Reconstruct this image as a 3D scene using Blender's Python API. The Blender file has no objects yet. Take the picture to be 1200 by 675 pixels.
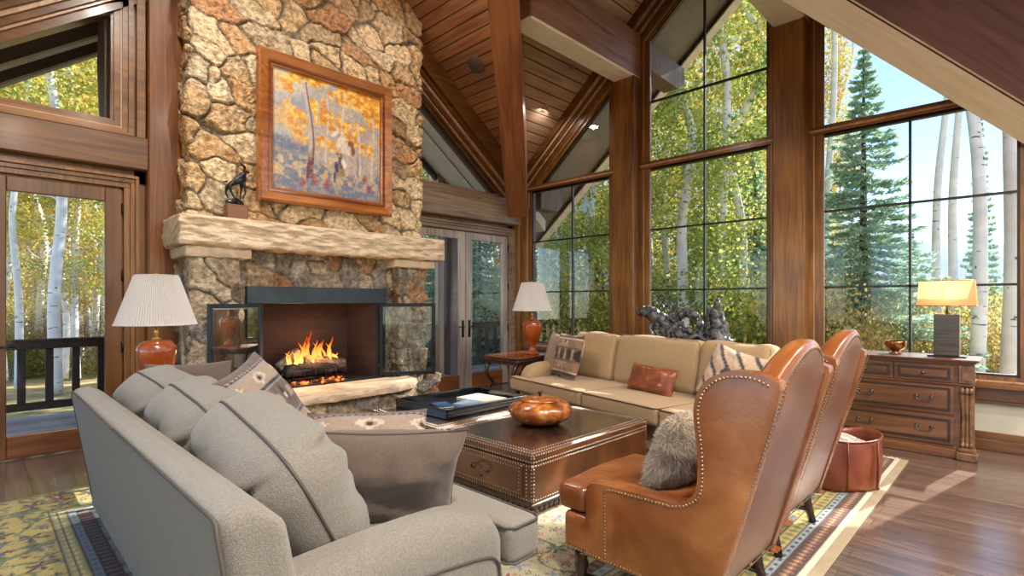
import bpy, bmesh, math, random
import numpy as np
from mathutils import Vector, Matrix
R = math.radians
PI = math.pi
rng = random.Random(7)
scene = bpy.context.scene
C = scene.collection

# ------------------------------------------------------------------ camera frame (used only to place trees far outside)
FW = Vector((.7145, .6997, 0)); RT = Vector((.6997, -.7145, 0)); F = 617.0; H = 1.4
def at(px, f):
    p = FW * f + RT * ((px - 600) / F * f)
    return p.x, p.y

# ------------------------------------------------------------------ materials
def srgb(r, g, b):
    def c(v):
        v /= 255.0
        return v / 12.92 if v <= .04045 else ((v + .055) / 1.055) ** 2.4
    return (c(r), c(g), c(b), 1.0)

MATS = {}
class NT:
    def __init__(s, name):
        s.m = bpy.data.materials.new(name); s.m.use_nodes = True
        s.t = s.m.node_tree; s.b = s.t.nodes['Principled BSDF']; s.out = s.t.nodes['Material Output']
    def n(s, typ, **kw):
        nd = s.t.nodes.new(typ)
        for k, v in kw.items():
            if k.startswith('i_'):
                key = k[2:].replace('_', ' ')
                nd.inputs[int(key) if key.isdigit() else key].default_value = v
            else: setattr(nd, k, v)
        return nd
    def l(s, a, b): s.t.links.new(a, b)
    def set(s, k, v): s.b.inputs[k].default_value = v
    rz = 0; ry = 0
    def coords(s, scale=(1, 1, 1)):
        tc = s.n('ShaderNodeTexCoord'); mp = s.n('ShaderNodeMapping'); mp.inputs['Scale'].default_value = scale
        if s.rz:
            m0 = s.n('ShaderNodeMapping'); m0.inputs['Rotation'].default_value = (0, 0, s.rz); s.l(tc.outputs['Object'], m0.inputs['Vector']); m1 = s.n('ShaderNodeMapping'); m1.inputs['Rotation'].default_value = (0, s.ry, 0); s.l(m0.outputs['Vector'], m1.inputs['Vector']); s.l(m1.outputs['Vector'], mp.inputs['Vector'])
        else: s.l(tc.outputs['Object'], mp.inputs['Vector'])
        return mp.outputs['Vector']
    def ramp(s, fac, stops):
        r = s.n('ShaderNodeValToRGB'); e = r.color_ramp.elements
        while len(e) > 1: e.remove(e[-1])
        e[0].position = stops[0][0]; e[0].color = stops[0][1]
        for p, c in stops[1:]:
            x = e.new(p); x.color = c
        s.l(fac, r.inputs['Fac']); return r.outputs['Color']
    def bump(s, h, strength=.3, dist=.01):
        b = s.n('ShaderNodeBump'); b.inputs['Strength'].default_value = strength; b.inputs['Distance'].default_value = dist
        s.l(h, b.inputs['Height']); s.l(b.outputs['Normal'], s.b.inputs['Normal'])

def plain(name, col, rough=.5, metal=0, noise=.12, nscale=8, bump=.0, bscale=60, spec=.5, coat=0, sheen=0):
    t = NT(name); v = t.coords()
    nz = t.n('ShaderNodeTexNoise'); nz.inputs['Scale'].default_value = nscale; nz.inputs['Detail'].default_value = 4
    t.l(v, nz.inputs['Vector'])
    lo = tuple(c * (1 - noise) for c in col[:3]) + (1,); hi = tuple(min(1, c * (1 + noise)) for c in col[:3]) + (1,)
    t.l(t.ramp(nz.outputs['Fac'], [(.3, lo), (.7, hi)]), t.b.inputs['Base Color'])
    t.set('Roughness', rough); t.set('Metallic', metal); t.set('Specular IOR Level', spec)
    if coat: t.set('Coat Weight', coat); t.set('Coat Roughness', .12)
    if sheen: t.set('Sheen Weight', sheen)
    if bump:
        n2 = t.n('ShaderNodeTexNoise'); n2.inputs['Scale'].default_value = bscale; n2.inputs['Detail'].default_value = 3
        t.l(v, n2.inputs['Vector']); t.bump(n2.outputs['Fac'], bump, .004)
    return t.m

def wood(name, c1, c2, axis=2, rough=.35, scale=1.0, coat=.15, board=None, knots=True, dark=None, spec=.5, rz=0):
    """grain runs along axis; board=(axis, width) adds dark joints between boards"""
    t = NT(name); t.rz = rz; t.ry = R(-29.3) if rz else 0
    sc = [14 * scale] * 3; sc[axis] = .9 * scale
    v = t.coords(tuple(sc))
    n1 = t.n('ShaderNodeTexNoise'); n1.inputs['Scale'].default_value = 1.0; n1.inputs['Detail'].default_value = 6; n1.inputs['Distortion'].default_value = 1.2
    t.l(v, n1.inputs['Vector'])
    v2 = t.coords((1.4, 1.4, 1.4))
    n2 = t.n('ShaderNodeTexNoise'); n2.inputs['Scale'].default_value = 1.0; n2.inputs['Detail'].default_value = 2
    t.l(v2, n2.inputs['Vector'])
    m = t.n('ShaderNodeMath', operation='MULTIPLY_ADD'); t.l(n2.outputs['Fac'], m.inputs[0]); m.inputs[1].default_value = .55
    t.l(n1.outputs['Fac'], m.inputs[2])
    cd = dark or tuple(c * .5 for c in c1[:3]) + (1,)
    col = t.ramp(m.outputs[0], [(.45, cd), (.66, c1), (1.0, c2)])
    hgt = n1.outputs['Fac']
    if board:
        ax, w = board
        tc = t.n('ShaderNodeTexCoord'); sp = t.n('ShaderNodeSeparateXYZ'); t.l(tc.outputs['Object'], sp.inputs[0])
        dv = t.n('ShaderNodeMath', operation='DIVIDE'); t.l(sp.outputs[ax], dv.inputs[0]); dv.inputs[1].default_value = w
        fr = t.n('ShaderNodeMath', operation='FRACT'); t.l(dv.outputs[0], fr.inputs[0])
        fl = t.n('ShaderNodeMath', operation='FLOOR'); t.l(dv.outputs[0], fl.inputs[0])
        wn = t.n('ShaderNodeTexWhiteNoise', noise_dimensions='1D'); t.l(fl.outputs[0], wn.inputs['W'])
        mx = t.n('ShaderNodeMix', data_type='RGBA', blend_type='MULTIPLY'); mx.inputs['Factor'].default_value = 1
        gr = t.ramp(wn.outputs['Value'], [(0, (.72, .72, .72, 1)), (1, (1.12, 1.1, 1.08, 1))])
        t.l(col, mx.inputs['A']); t.l(gr, mx.inputs['B'])
        pp = t.n('ShaderNodeMath', operation='PINGPONG'); t.l(fr.outputs[0], pp.inputs[0]); pp.inputs[1].default_value = .5
        g = t.ramp(pp.outputs[0], [(0, (.05, .04, .03, 1)), (.004 / w, (.08, .06, .05, 1)), (.009 / w, (1, 1, 1, 1))])
        mx2 = t.n('ShaderNodeMix', data_type='RGBA', blend_type='MULTIPLY'); mx2.inputs['Factor'].default_value = 1
        t.l(mx.outputs['Result'], mx2.inputs['A']); t.l(g, mx2.inputs['B']); col = mx2.outputs['Result']
    if knots:
        vs = [2.2] * 3; vs[axis] = 1.1
        vo = t.n('ShaderNodeTexVoronoi'); vo.inputs['Scale'].default_value = 1.3; t.l(t.coords(tuple(vs)), vo.inputs['Vector'])
        kr = t.ramp(vo.outputs['Distance'], [(.0, (.25, .2, .18, 1)), (.035, (.4, .33, .3, 1)), (.06, (1, 1, 1, 1))])
        mk = t.n('ShaderNodeMix', data_type='RGBA', blend_type='MULTIPLY'); mk.inputs['Factor'].default_value = .8
        t.l(col, mk.inputs['A']); t.l(kr, mk.inputs['B']); col = mk.outputs['Result']
    t.l(col, t.b.inputs['Base Color']); t.set('Roughness', rough); t.set('Specular IOR Level', spec)
    t.set('Coat Weight', coat); t.set('Coat Roughness', .15)
    t.bump(hgt, .08, .003)
    return t.m

def vcol(name, rough=.8, bump=.3, bscale=120, noise=.15, nscale=25, spec=.3, sheen=0, coat=0, weave=False, dist=.004):
    t = NT(name); v = t.coords()
    a = t.n('ShaderNodeVertexColor', layer_name='Col')
    nz = t.n('ShaderNodeTexNoise'); nz.inputs['Scale'].default_value = nscale; nz.inputs['Detail'].default_value = 5; t.l(v, nz.inputs['Vector'])
    g = t.ramp(nz.outputs['Fac'], [(.3, (1 - noise * 1.6,) * 3 + (1,)), (.7, (1 + noise,) * 3 + (1,))])
    mx = t.n('ShaderNodeMix', data_type='RGBA', blend_type='MULTIPLY'); mx.inputs['Factor'].default_value = 1
    t.l(a.outputs['Color'], mx.inputs['A']); t.l(g, mx.inputs['B']); t.l(mx.outputs['Result'], t.b.inputs['Base Color'])
    t.set('Roughness', rough); t.set('Specular IOR Level', spec)
    if sheen: t.set('Sheen Weight', sheen)
    if coat: t.set('Coat Weight', coat)
    if bump:
        n2 = t.n('ShaderNodeTexNoise'); n2.inputs['Scale'].default_value = bscale; n2.inputs['Detail'].default_value = 3; t.l(v, n2.inputs['Vector'])
        t.bump(n2.outputs['Fac'], bump, dist)
    return t.m

def fabric(name, col, col2, scale=260, bump=.5, rough=.9):
    t = NT(name); v = t.coords()
    w1 = t.n('ShaderNodeTexVoronoi'); w1.inputs['Scale'].default_value = scale; t.l(v, w1.inputs['Vector'])
    nz = t.n('ShaderNodeTexNoise'); nz.inputs['Scale'].default_value = 130; nz.inputs['Detail'].default_value = 4; t.l(v, nz.inputs['Vector'])
    ad = t.n('ShaderNodeMath', operation='MULTIPLY_ADD'); t.l(w1.outputs['Distance'], ad.inputs[0]); ad.inputs[1].default_value = .5; t.l(nz.outputs['Fac'], ad.inputs[2])
    t.l(t.ramp(ad.outputs[0], [(.35, col2), (.95, col)]), t.b.inputs['Base Color'])
    t.set('Roughness', rough); t.set('Sheen Weight', .25); t.set('Specular IOR Level', .2)
    t.bump(w1.outputs['Distance'], bump, .003)
    return t.m

def leather(name, c1, c2, c3, rough=.3, scale=5, spec=.5, coat=.2):
    t = NT(name); v = t.coords()
    nz = t.n('ShaderNodeTexNoise'); nz.inputs['Scale'].default_value = scale; nz.inputs['Detail'].default_value = 7; nz.inputs['Distortion'].default_value = .5; t.l(v, nz.inputs['Vector'])
    t.l(t.ramp(nz.outputs['Fac'], [(.3, c1), (.5, c2), (.72, c3)]), t.b.inputs['Base Color'])
    t.set('Roughness', rough); t.set('Specular IOR Level', spec); t.set('Coat Weight', coat); t.set('Coat Roughness', .25)
    vo = t.n('ShaderNodeTexNoise'); vo.inputs['Scale'].default_value = 55; vo.inputs['Detail'].default_value = 6; t.l(v, vo.inputs['Vector'])
    t.bump(vo.outputs['Fac'], .18, .004)
    return t.m

def glassmat(name, tint=(1, 1, 1, 1), base=.03, gain=.7, rough=.0):
    t = NT(name); t.t.nodes.remove(t.b)
    tr = t.n('ShaderNodeBsdfTransparent'); tr.inputs['Color'].default_value = tint
    gl = t.n('ShaderNodeBsdfGlossy'); gl.inputs['Roughness'].default_value = rough
    fr = t.n('ShaderNodeFresnel'); fr.inputs['IOR'].default_value = 1.45
    m = t.n('ShaderNodeMath', operation='MULTIPLY_ADD'); t.l(fr.outputs[0], m.inputs[0]); m.inputs[1].default_value = gain; m.inputs[2].default_value = base
    mx = t.n('ShaderNodeMixShader'); t.l(m.outputs[0], mx.inputs[0]); t.l(tr.outputs[0], mx.inputs[1]); t.l(gl.outputs[0], mx.inputs[2])
    t.l(mx.outputs[0], t.out.inputs['Surface']); return t.m

def emis(name, col, s):
    t = NT(name); t.set('Base Color', col); t.set('Emission Color', col); t.set('Emission Strength', s); return t.m

# ------------------------------------------------------------------ objects
def obj(name, src, mat, parent=None, smooth=True, loc=None, rot=None):
    """src: BMesh, or (verts, faces) arrays"""
    me = bpy.data.meshes.new(name)
    if isinstance(src, bmesh.types.BMesh):
        src.to_mesh(me); src.free()
    else:
        me.from_pydata([tuple(v) for v in src[0]], [], [tuple(f) for f in src[1]])
    if smooth is True: me.polygons.foreach_set('use_smooth', [True] * len(me.polygons))
    o = bpy.data.objects.new(name, me); C.objects.link(o)
    for m in (mat if isinstance(mat, (list, tuple)) else [mat]): me.materials.append(m)
    if parent is not None: o.parent = parent
    if loc: o.location = loc
    if rot: o.rotation_euler = rot
    if smooth == 'auto':
        me.polygons.foreach_set('use_smooth', [True] * len(me.polygons))
        try: me.set_sharp_from_angle(angle=R(35))
        except Exception: pass
    return o

def gridmesh(name, co, nu, nv, mat, parent=None, closed_u=False, cols=None, closed_v=False, smooth=True):
    """co: array (nu*nv,3), index = i*nv+j; numpy fast path"""
    co = np.asarray(co, dtype=np.float32).reshape(-1, 3)
    iu = np.arange(nu if closed_u else nu - 1); iv = np.arange(nv if closed_v else nv - 1)
    I, J = np.meshgrid(iu, iv, indexing='ij'); I2 = (I + 1) % nu; J2 = (J + 1) % nv
    f = np.stack([I * nv + J, I2 * nv + J, I2 * nv + J2, I * nv + J2], -1).reshape(-1, 4)
    return quads(name, co, f, mat, parent, cols, smooth)

def quads(name, co, f, mat, parent=None, cols=None, smooth=True):
    co = np.asarray(co, dtype=np.float32); f = np.asarray(f, dtype=np.int32)
    me = bpy.data.meshes.new(name)
    me.vertices.add(len(co)); me.vertices.foreach_set('co', co.ravel())
    k = f.shape[1]
    me.loops.add(f.size); me.loops.foreach_set('vertex_index', f.ravel())
    me.polygons.add(len(f)); me.polygons.foreach_set('loop_start', np.arange(0, f.size, k, dtype=np.int32))
    try: me.polygons.foreach_set('loop_total', np.full(len(f), k, dtype=np.int32))
    except Exception: pass
    me.update(calc_edges=True)
    me.polygons.foreach_set('use_smooth', np.full(len(f), bool(smooth)))
    if cols is not None:
        cols = np.asarray(cols, dtype=np.float32)
        if cols.shape[1] == 3: cols = np.concatenate([cols, np.ones((len(cols), 1), np.float32)], 1)
        a = me.color_attributes.new('Col', 'FLOAT_COLOR', 'POINT'); a.data.foreach_set('color', cols.ravel())
    o = bpy.data.objects.new(name, me); C.objects.link(o); me.materials.append(mat)
    if parent is not None: o.parent = parent
    return o

def setcol(o, fn):
    me = o.data; a = me.color_attributes.new('Col', 'FLOAT_COLOR', 'POINT')
    n = len(me.vertices); co = np.empty(n * 3, np.float32); me.vertices.foreach_get('co', co); co = co.reshape(-1, 3)
    c = fn(co); a.data.foreach_set('color', np.concatenate([c, np.ones((n, 1))], 1).astype(np.float32).ravel())

def tag(o, label=None, cat=None, group=None, kind=None):
    if label: o['label'] = label
    if cat: o['category'] = cat
    if group: o['group'] = group
    if kind: o['kind'] = kind
    return o
def thing(name, label, cat, loc=(0, 0, 0), rz=0, group=None, kind=None):
    o = bpy.data.objects.new(name, None); C.objects.link(o); o.location = loc; o.rotation_euler = (0, 0, rz)
    o.empty_display_size = .1
    return tag(o, label, cat, group, kind)
def struct(o, label, cat='structure'):
    return tag(o, label, cat, None, 'structure')
def kids(o): return [c for c in C.objects if c.parent == o]
def dup(root, loc=None, rz=None, label=None, group=None, scale=None):
    r = root.copy(); C.objects.link(r)
    if loc is not None: r.location = loc
    if rz is not None: r.rotation_euler = (0, 0, rz)
    if scale is not None: r.scale = scale if hasattr(scale, '__len__') else (scale,) * 3
    if label: r['label'] = label
    if group: r['group'] = group
    for ch in list(root.children):
        c = ch.copy(); C.objects.link(c); c.parent = r
        for g in ch.children:
            d = g.copy(); C.objects.link(d); d.parent = c
    return r

# ------------------------------------------------------------------ shapes
def B(): return bmesh.new()
def box(bm, lo, hi, ch=.003, rot=None):
    """chamfered box"""
    lo = Vector(lo); hi = Vector(hi); c = (lo + hi) / 2; h = (hi - lo) / 2
    ch = min(ch, .45 * min(h))
    vs = {}
    def V(s, ax):
        p = Vector([s[i] * (h[i] if i == ax else h[i] - ch) for i in range(3)])
        if rot: p = rot @ p
        return bm.verts.new(c + p)
    for ax in range(3):
        for sx in (-1, 1):
            for sy in (-1, 1):
                for sz in (-1, 1):
                    vs[(sx, sy, sz, ax)] = V((sx, sy, sz), ax)
    for ax in range(3):
        a, b = [i for i in range(3) if i != ax]
        for s in (-1, 1):
            q = []
            for (p, r_) in ((-1, -1), (1, -1), (1, 1), (-1, 1)):
                k = [0, 0, 0]; k[ax] = s; k[a] = p; k[b] = r_; q.append(vs[(*k, ax)])
            bm.faces.new(q)
    for ax in range(3):          # edges parallel to ax
        a, b = [i for i in range(3) if i != ax]
        for p in (-1, 1):
            for r_ in (-1, 1):
                k0 = [0, 0, 0]; k0[ax] = -1; k0[a] = p; k0[b] = r_; k1 = list(k0); k1[ax] = 1
                bm.faces.new([vs[(*k0, a)], vs[(*k1, a)], vs[(*k1, b)], vs[(*k0, b)]])
    for sx in (-1, 1):
        for sy in (-1, 1):
            for sz in (-1, 1): bm.faces.new([vs[(sx, sy, sz, 0)], vs[(sx, sy, sz, 1)], vs[(sx, sy, sz, 2)]])
    return bm
def fixn(bm): bmesh.ops.recalc_face_normals(bm, faces=bm.faces[:]); return bm
def boxes(*bs, ch=.003):
    bm = B()
    for lo, hi in bs: box(bm, lo, hi, ch)
    return fixn(bm)

def rbox(size, r, n=10, fn=None, seg=4, c=(0, 0, 0)):
    """soft rounded box with optional deformation fn(x,y,z,u,v,w)->(x,y,z)"""
    hx, hy, hz = [s / 2 for s in size]
    def axis(h):
        rr = min(r, h * .98)
        e = [h - rr * (1 - math.sin(k * PI / 2 / seg)) for k in range(seg + 1)][1:]
        m = list(np.linspace(-(h - rr), h - rr, n))
        a = [-x for x in reversed(e)] + m + e
        return a
    bm = B(); vm = {}
    A = [axis(hx), axis(hy), axis(hz)]; hh = (hx, hy, hz)
    def vert(p):
        key = tuple(round(x, 6) for x in p)
        if key in vm: return vm[key]
        q = []; d = []
        for i in range(3):
            rr = min(r, hh[i] * .98); lim = hh[i] - rr
            cc = max(-lim, min(lim, p[i])); q.append(cc); d.append((p[i] - cc) / rr if rr else 0)
        L = math.sqrt(sum(x * x for x in d)) or 1
        o = [q[i] + d[i] / L * min(r, hh[i] * .98) for i in range(3)]
        if fn: o = fn(o[0], o[1], o[2], p[0] / hx, p[1] / hy, p[2] / hz)
        v = bm.verts.new((o[0] + c[0], o[1] + c[1], o[2] + c[2])); vm[key] = v; return v
    for ax in range(3):
        a, b = [(1, 2), (2, 0), (0, 1)][ax]
        for s in (-1, 1):
            g = [[None] * len(A[b]) for _ in A[a]]
            for i, pa in enumerate(A[a]):
                for j, pb in enumerate(A[b]):
                    p = [0, 0, 0]; p[ax] = s * hh[ax]; p[a] = pa; p[b] = pb; g[i][j] = vert(p)
            for i in range(len(A[a]) - 1):
                for j in range(len(A[b]) - 1):
                    q = [g[i][j], g[i + 1][j], g[i + 1][j + 1], g[i][j + 1]]
                    if s < 0: q.reverse()
                    try: bm.faces.new(q)
                    except ValueError: pass
    return bm

def tube(bm, pts, rad, seg=10, closed=False, caps=True, flat=1.0):
    pts = [Vector(p) for p in pts]; n = len(pts)
    rads = rad if hasattr(rad, '__len__') else [rad] * n
    rings = []; up = None
    for i, p in enumerate(pts):
        if closed: t = pts[(i + 1) % n] - pts[i - 1]
        else: t = pts[min(i + 1, n - 1)] - pts[max(i - 1, 0)]
        if t.length < 1e-9: t = Vector((0, 0, 1))
        t.normalize()
        if up is None:
            up = Vector((0, 0, 1)) if abs(t.z) < .9 else Vector((1, 0, 0))
        s = t.cross(up)
        if s.length < 1e-6: s = t.cross(Vector((0, 1, 0)))
        s.normalize(); up = s.cross(t).normalized()
        rings.append([bm.verts.new(p + (s * math.cos(a) + up * math.sin(a) * flat) * rads[i]) for a in [2 * PI * k / seg for k in range(seg)]])
    m = n if closed else n - 1
    for i in range(m):
        a, b = rings[i], rings[(i + 1) % n]
        for k in range(seg): bm.faces.new([a[k], a[(k + 1) % seg], b[(k + 1) % seg], b[k]])
    if caps and not closed:
        bm.faces.new(rings[0][::-1]); bm.faces.new(rings[-1])
    return bm

def lathe(bm, prof, seg=32, c=(0, 0), caps=True, wob=None):
    rings = []
    for r_, z in prof:
        ring = []
        for k in range(seg):
            a = 2 * PI * k / seg; rr = r_ * (wob(a, z) if wob else 1)
            ring.append(bm.verts.new((c[0] + rr * math.cos(a), c[1] + rr * math.sin(a), z)))
        rings.append(ring)
    for a, b in zip(rings, rings[1:]):
        for k in range(seg): bm.faces.new([a[k], a[(k + 1) % seg], b[(k + 1) % seg], b[k]])
    if caps:
        bm.faces.new(rings[0][::-1]); bm.faces.new(rings[-1])
    return bm

def prism(bm, poly, fn, d0, d1, bev=0, seg=2):
    """poly: list of 2-D points; fn(s,t,d)->xyz"""
    a = [bm.verts.new(fn(s, t, d0)) for s, t in poly]; b = [bm.verts.new(fn(s, t, d1)) for s, t in poly]
    fs = [bm.faces.new(a), bm.faces.new(b[::-1])]
    n = len(poly)
    for i in range(n): fs.append(bm.faces.new([a[i], b[i], b[(i + 1) % n], a[(i + 1) % n]]))
    bmesh.ops.recalc_face_normals(bm, faces=fs)
    if bev:
        es = set(e for f in fs for e in f.edges)
        bmesh.ops.bevel(bm, geom=list(es), offset=bev, segments=seg, affect='EDGES', profile=.6, clamp_overlap=True)
    return bm

def catmull(pts, k=8, closed=False):
    out = []; n = len(pts); P = [Vector(p) for p in pts]
    rngi = range(n if closed else n - 1)
    for i in rngi:
        p0 = P[(i - 1) % n] if closed or i > 0 else P[0]
        p1 = P[i]; p2 = P[(i + 1) % n]; p3 = P[(i + 2) % n] if closed or i + 2 < n else P[-1]
        for j in range(k):
            t = j / k
            out.append(.5 * ((2 * p1) + (-p0 + p2) * t + (2 * p0 - 5 * p1 + 4 * p2 - p3) * t * t + (-p0 + 3 * p1 - 3 * p2 + p3) * t ** 3))
    if not closed: out.append(P[-1])
    return out

def studs(bm, path, spacing=.02, r=.006, normal=None, closed=False):
    """little domes along a polyline"""
    P = [Vector(p) for p in path]
    if closed: P = P + [P[0]]
    acc = 0
    N = Vector(normal).normalized() if normal is not None else Vector((0, 0, 1))
    t1 = N.orthogonal().normalized(); t2 = N.cross(t1)
    for a, b in zip(P, P[1:]):
        L = (b - a).length
        if L < 1e-6: continue
        d = acc
        while d < L:
            p = a + (b - a) * (d / L)
            ring = [bm.verts.new(p + (t1 * math.cos(k * PI / 3) + t2 * math.sin(k * PI / 3)) * r) for k in range(6)]
            mid = [bm.verts.new(p + (t1 * math.cos(k * PI / 3) + t2 * math.sin(k * PI / 3)) * r * .6 + N * r * .55) for k in range(6)]
            top = bm.verts.new(p + N * r * .75)
            for k in range(6):
                bm.faces.new([ring[k], ring[(k + 1) % 6], mid[(k + 1) % 6], mid[k]]); bm.faces.new([mid[k], mid[(k + 1) % 6], top])
            d += spacing
        acc = d - L
    return bm

def hash2(i, j, s=0):
    h = (i.astype(np.int64) * 374761393 + j.astype(np.int64) * 668265263 + s * 974634777) & 0xffffffff
    h = ((h ^ (h >> 13)) * 1274126177) & 0xffffffff
    return ((h ^ (h >> 16)) & 0xffffff) / float(0xffffff)
def vn(x, y, s=0):
    xi = np.floor(x); yi = np.floor(y); fx = x - xi; fy = y - yi; fx = fx * fx * (3 - 2 * fx); fy = fy * fy * (3 - 2 * fy)
    a = hash2(xi, yi, s); b = hash2(xi + 1, yi, s); c = hash2(xi, yi + 1, s); d = hash2(xi + 1, yi + 1, s)
    return (a * (1 - fx) + b * fx) * (1 - fy) + (c * (1 - fx) + d * fx) * fy
def fbm(x, y, o=4, s=0):
    r = 0; a = .5
    for k in range(o): r = r + a * vn(x * 2 ** k, y * 2 ** k, s + k); a *= .5
    return r
def lin(c): return np.array(srgb(*c)[:3])

def pillow(name, w, h, t, mat, parent=None, n=36, pw=3.0, cols=None, pinch=.07, seed=0, wr=.006, q=.55, rc=0, tuck=0):
    """knife-edge pillow: width x, height z, thickness y, centred; cols(u,v)->(N,3)"""
    u = np.sin(np.linspace(-1, 1, n) * PI / 2); v = u.copy()
    U, V = np.meshgrid(u, v, indexing='ij'); out = []; cc = []
    for s in (1, -1):
        prof = np.clip((1 - np.abs(U) ** pw) * (1 - np.abs(V) ** pw), 0, 1) ** q
        X = U * w / 2 * (1 - pinch * (1 - V ** 2) * np.abs(U) ** 3); Z = V * h / 2 * (1 - pinch * (1 - U ** 2) * np.abs(V) ** 3)
        X = X * np.sqrt(1 - rc * V ** 2 / 2 * np.abs(V) ** 2); Z = Z * np.sqrt(1 - rc * U ** 2 / 2 * np.abs(U) ** 2)
        nz = (fbm(U * 2.5 + seed, V * 2.5 + seed * 3, 3, seed) - .45) * 8 * wr * prof
        rad = np.abs(U * V) ** 2 * np.sin((np.arctan2(V, U)) * 14 + seed) * wr * 1.2 * (prof > 0)
        if tuck:
            for cx, cz in ((-1, -1), (-1, 1), (1, -1), (1, 1)):
                du = (cx - U); dv = (cz - V); rr_ = np.hypot(du, dv); an = np.abs(np.arctan2(np.abs(dv), np.abs(du)) - PI / 4)
                rad = rad - tuck * np.exp(-(an / .10) ** 2) * np.exp(-((rr_ - .42) / .22) ** 2) + tuck * .6 * np.exp(-((an - .3) / .14) ** 2) * np.exp(-((rr_ - .42) / .26) ** 2)
        Y = s * (prof * t / 2 + (nz + rad) * (prof > 0))
        out.append(np.stack([X, -Y, Z], -1).reshape(-1, 3)); cc.append((U.ravel(), V.ravel()))
    co = np.concatenate(out); I, J = np.meshgrid(np.arange(n - 1), np.arange(n - 1), indexing='ij')
    f = np.stack([I * n + J, (I + 1) * n + J, (I + 1) * n + J + 1, I * n + J + 1], -1).reshape(-1, 4)
    f2 = f[:, ::-1] + n * n
    colr = None
    if cols is not None: colr = np.concatenate([cols(*c) for c in cc])
    o = quads(name, co, np.concatenate([f, f2]), mat, parent, colr)
    bm = B(); bm.from_mesh(o.data); bmesh.ops.remove_doubles(bm, verts=bm.verts[:], dist=1e-4)
    bmesh.ops.recalc_face_normals(bm, faces=bm.faces[:]); bm.to_mesh(o.data); bm.free()
    return o
def pillow_edge(w, h, pinch=.07, n=24, rc=0):
    u = [math.sin(x * PI / 2) for x in np.linspace(-1, 1, n)]
    e = [];
    for a in u[:-1]: e.append((a, -1))
    for a in u[:-1]: e.append((1, a))
    for a in u[:-1]: e.append((-a, 1))
    for a in u[:-1]: e.append((-1, -a))
    return [(U * w / 2 * (1 - pinch * (1 - V ** 2) * abs(U) ** 3) * math.sqrt(1 - rc * V ** 4 / 2), 0, V * h / 2 * (1 - pinch * (1 - U ** 2) * abs(V) ** 3) * math.sqrt(1 - rc * U ** 4 / 2)) for U, V in e]
# ================================================================== materials used by the room
XE, YN = 6.7, 6.4           # window wall and fireplace wall
YR, ZA = 3.05, 6.27         # ridge of the window gable
XR, ZB = 2.85, 6.29         # ridge of the fireplace gable
PA, PB = .85, .745
def zA(y): return ZA - PA * abs(y - YR)
def zB(x): return ZB - PB * abs(x - XR)

W1, W2 = srgb(108, 68, 28), srgb(148, 100, 44)
m_woodZ = wood('brown_wood_vertical', W1, W2, 2, scale=1.7)
m_woodX = wood('brown_wood_along_x', W1, W2, 0)
m_woodY = wood('brown_wood_along_y', W1, W2, 1)
m_darkX = wood('dark_wood_along_x', srgb(88, 54, 24), srgb(120, 78, 36), 0)
m_darkY = wood('dark_wood_along_y', srgb(88, 54, 24), srgb(120, 78, 36), 1)
m_tieX = wood('tie_beam_wood', srgb(146, 106, 90), srgb(176, 138, 120), 0, rough=.5, coat=.05)
m_valley = wood('valley_beam_wood', srgb(146, 90, 58), srgb(176, 120, 80), 0, rough=.45, coat=.08, knots=False, rz=R(-41.3))
m_greyX = wood('weathered_beam_wood', srgb(128, 108, 92), srgb(168, 150, 130), 0, rough=.5, coat=.05)
m_reveal = plain('dark_bronze_sash', srgb(48, 34, 28), .4)
m_line = wood('light_edge_wood', srgb(168, 132, 104), srgb(200, 168, 140), 2, rough=.35, knots=False)
m_ceilA = wood('ceiling_boards_x', srgb(186, 154, 132), srgb(214, 186, 164), 0, rough=.5, coat=.05, board=(1, .125), knots=True)
m_ceilB = wood('ceiling_boards_y', srgb(168, 114, 80), srgb(200, 150, 114), 1, rough=.5, coat=.05, board=(0, .125), knots=True)
m_floor = None
m_plaster = plain('cream_plaster', srgb(196, 190, 172), .8, noise=.03, bump=.1)
m_glass = glassmat('window_glass', base=.012, gain=.55)
m_muntin = plain('black_muntin', srgb(22, 20, 20), .4)
m_soffit = plain('grey_soffit', srgb(120, 118, 114), .8, noise=.06)
m_fascia = plain('dark_fascia', srgb(60, 56, 52), .7)
m_outwood = wood('outdoor_timber', srgb(104, 90, 86), srgb(128, 112, 106), 2, rough=.7, coat=0)

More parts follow.
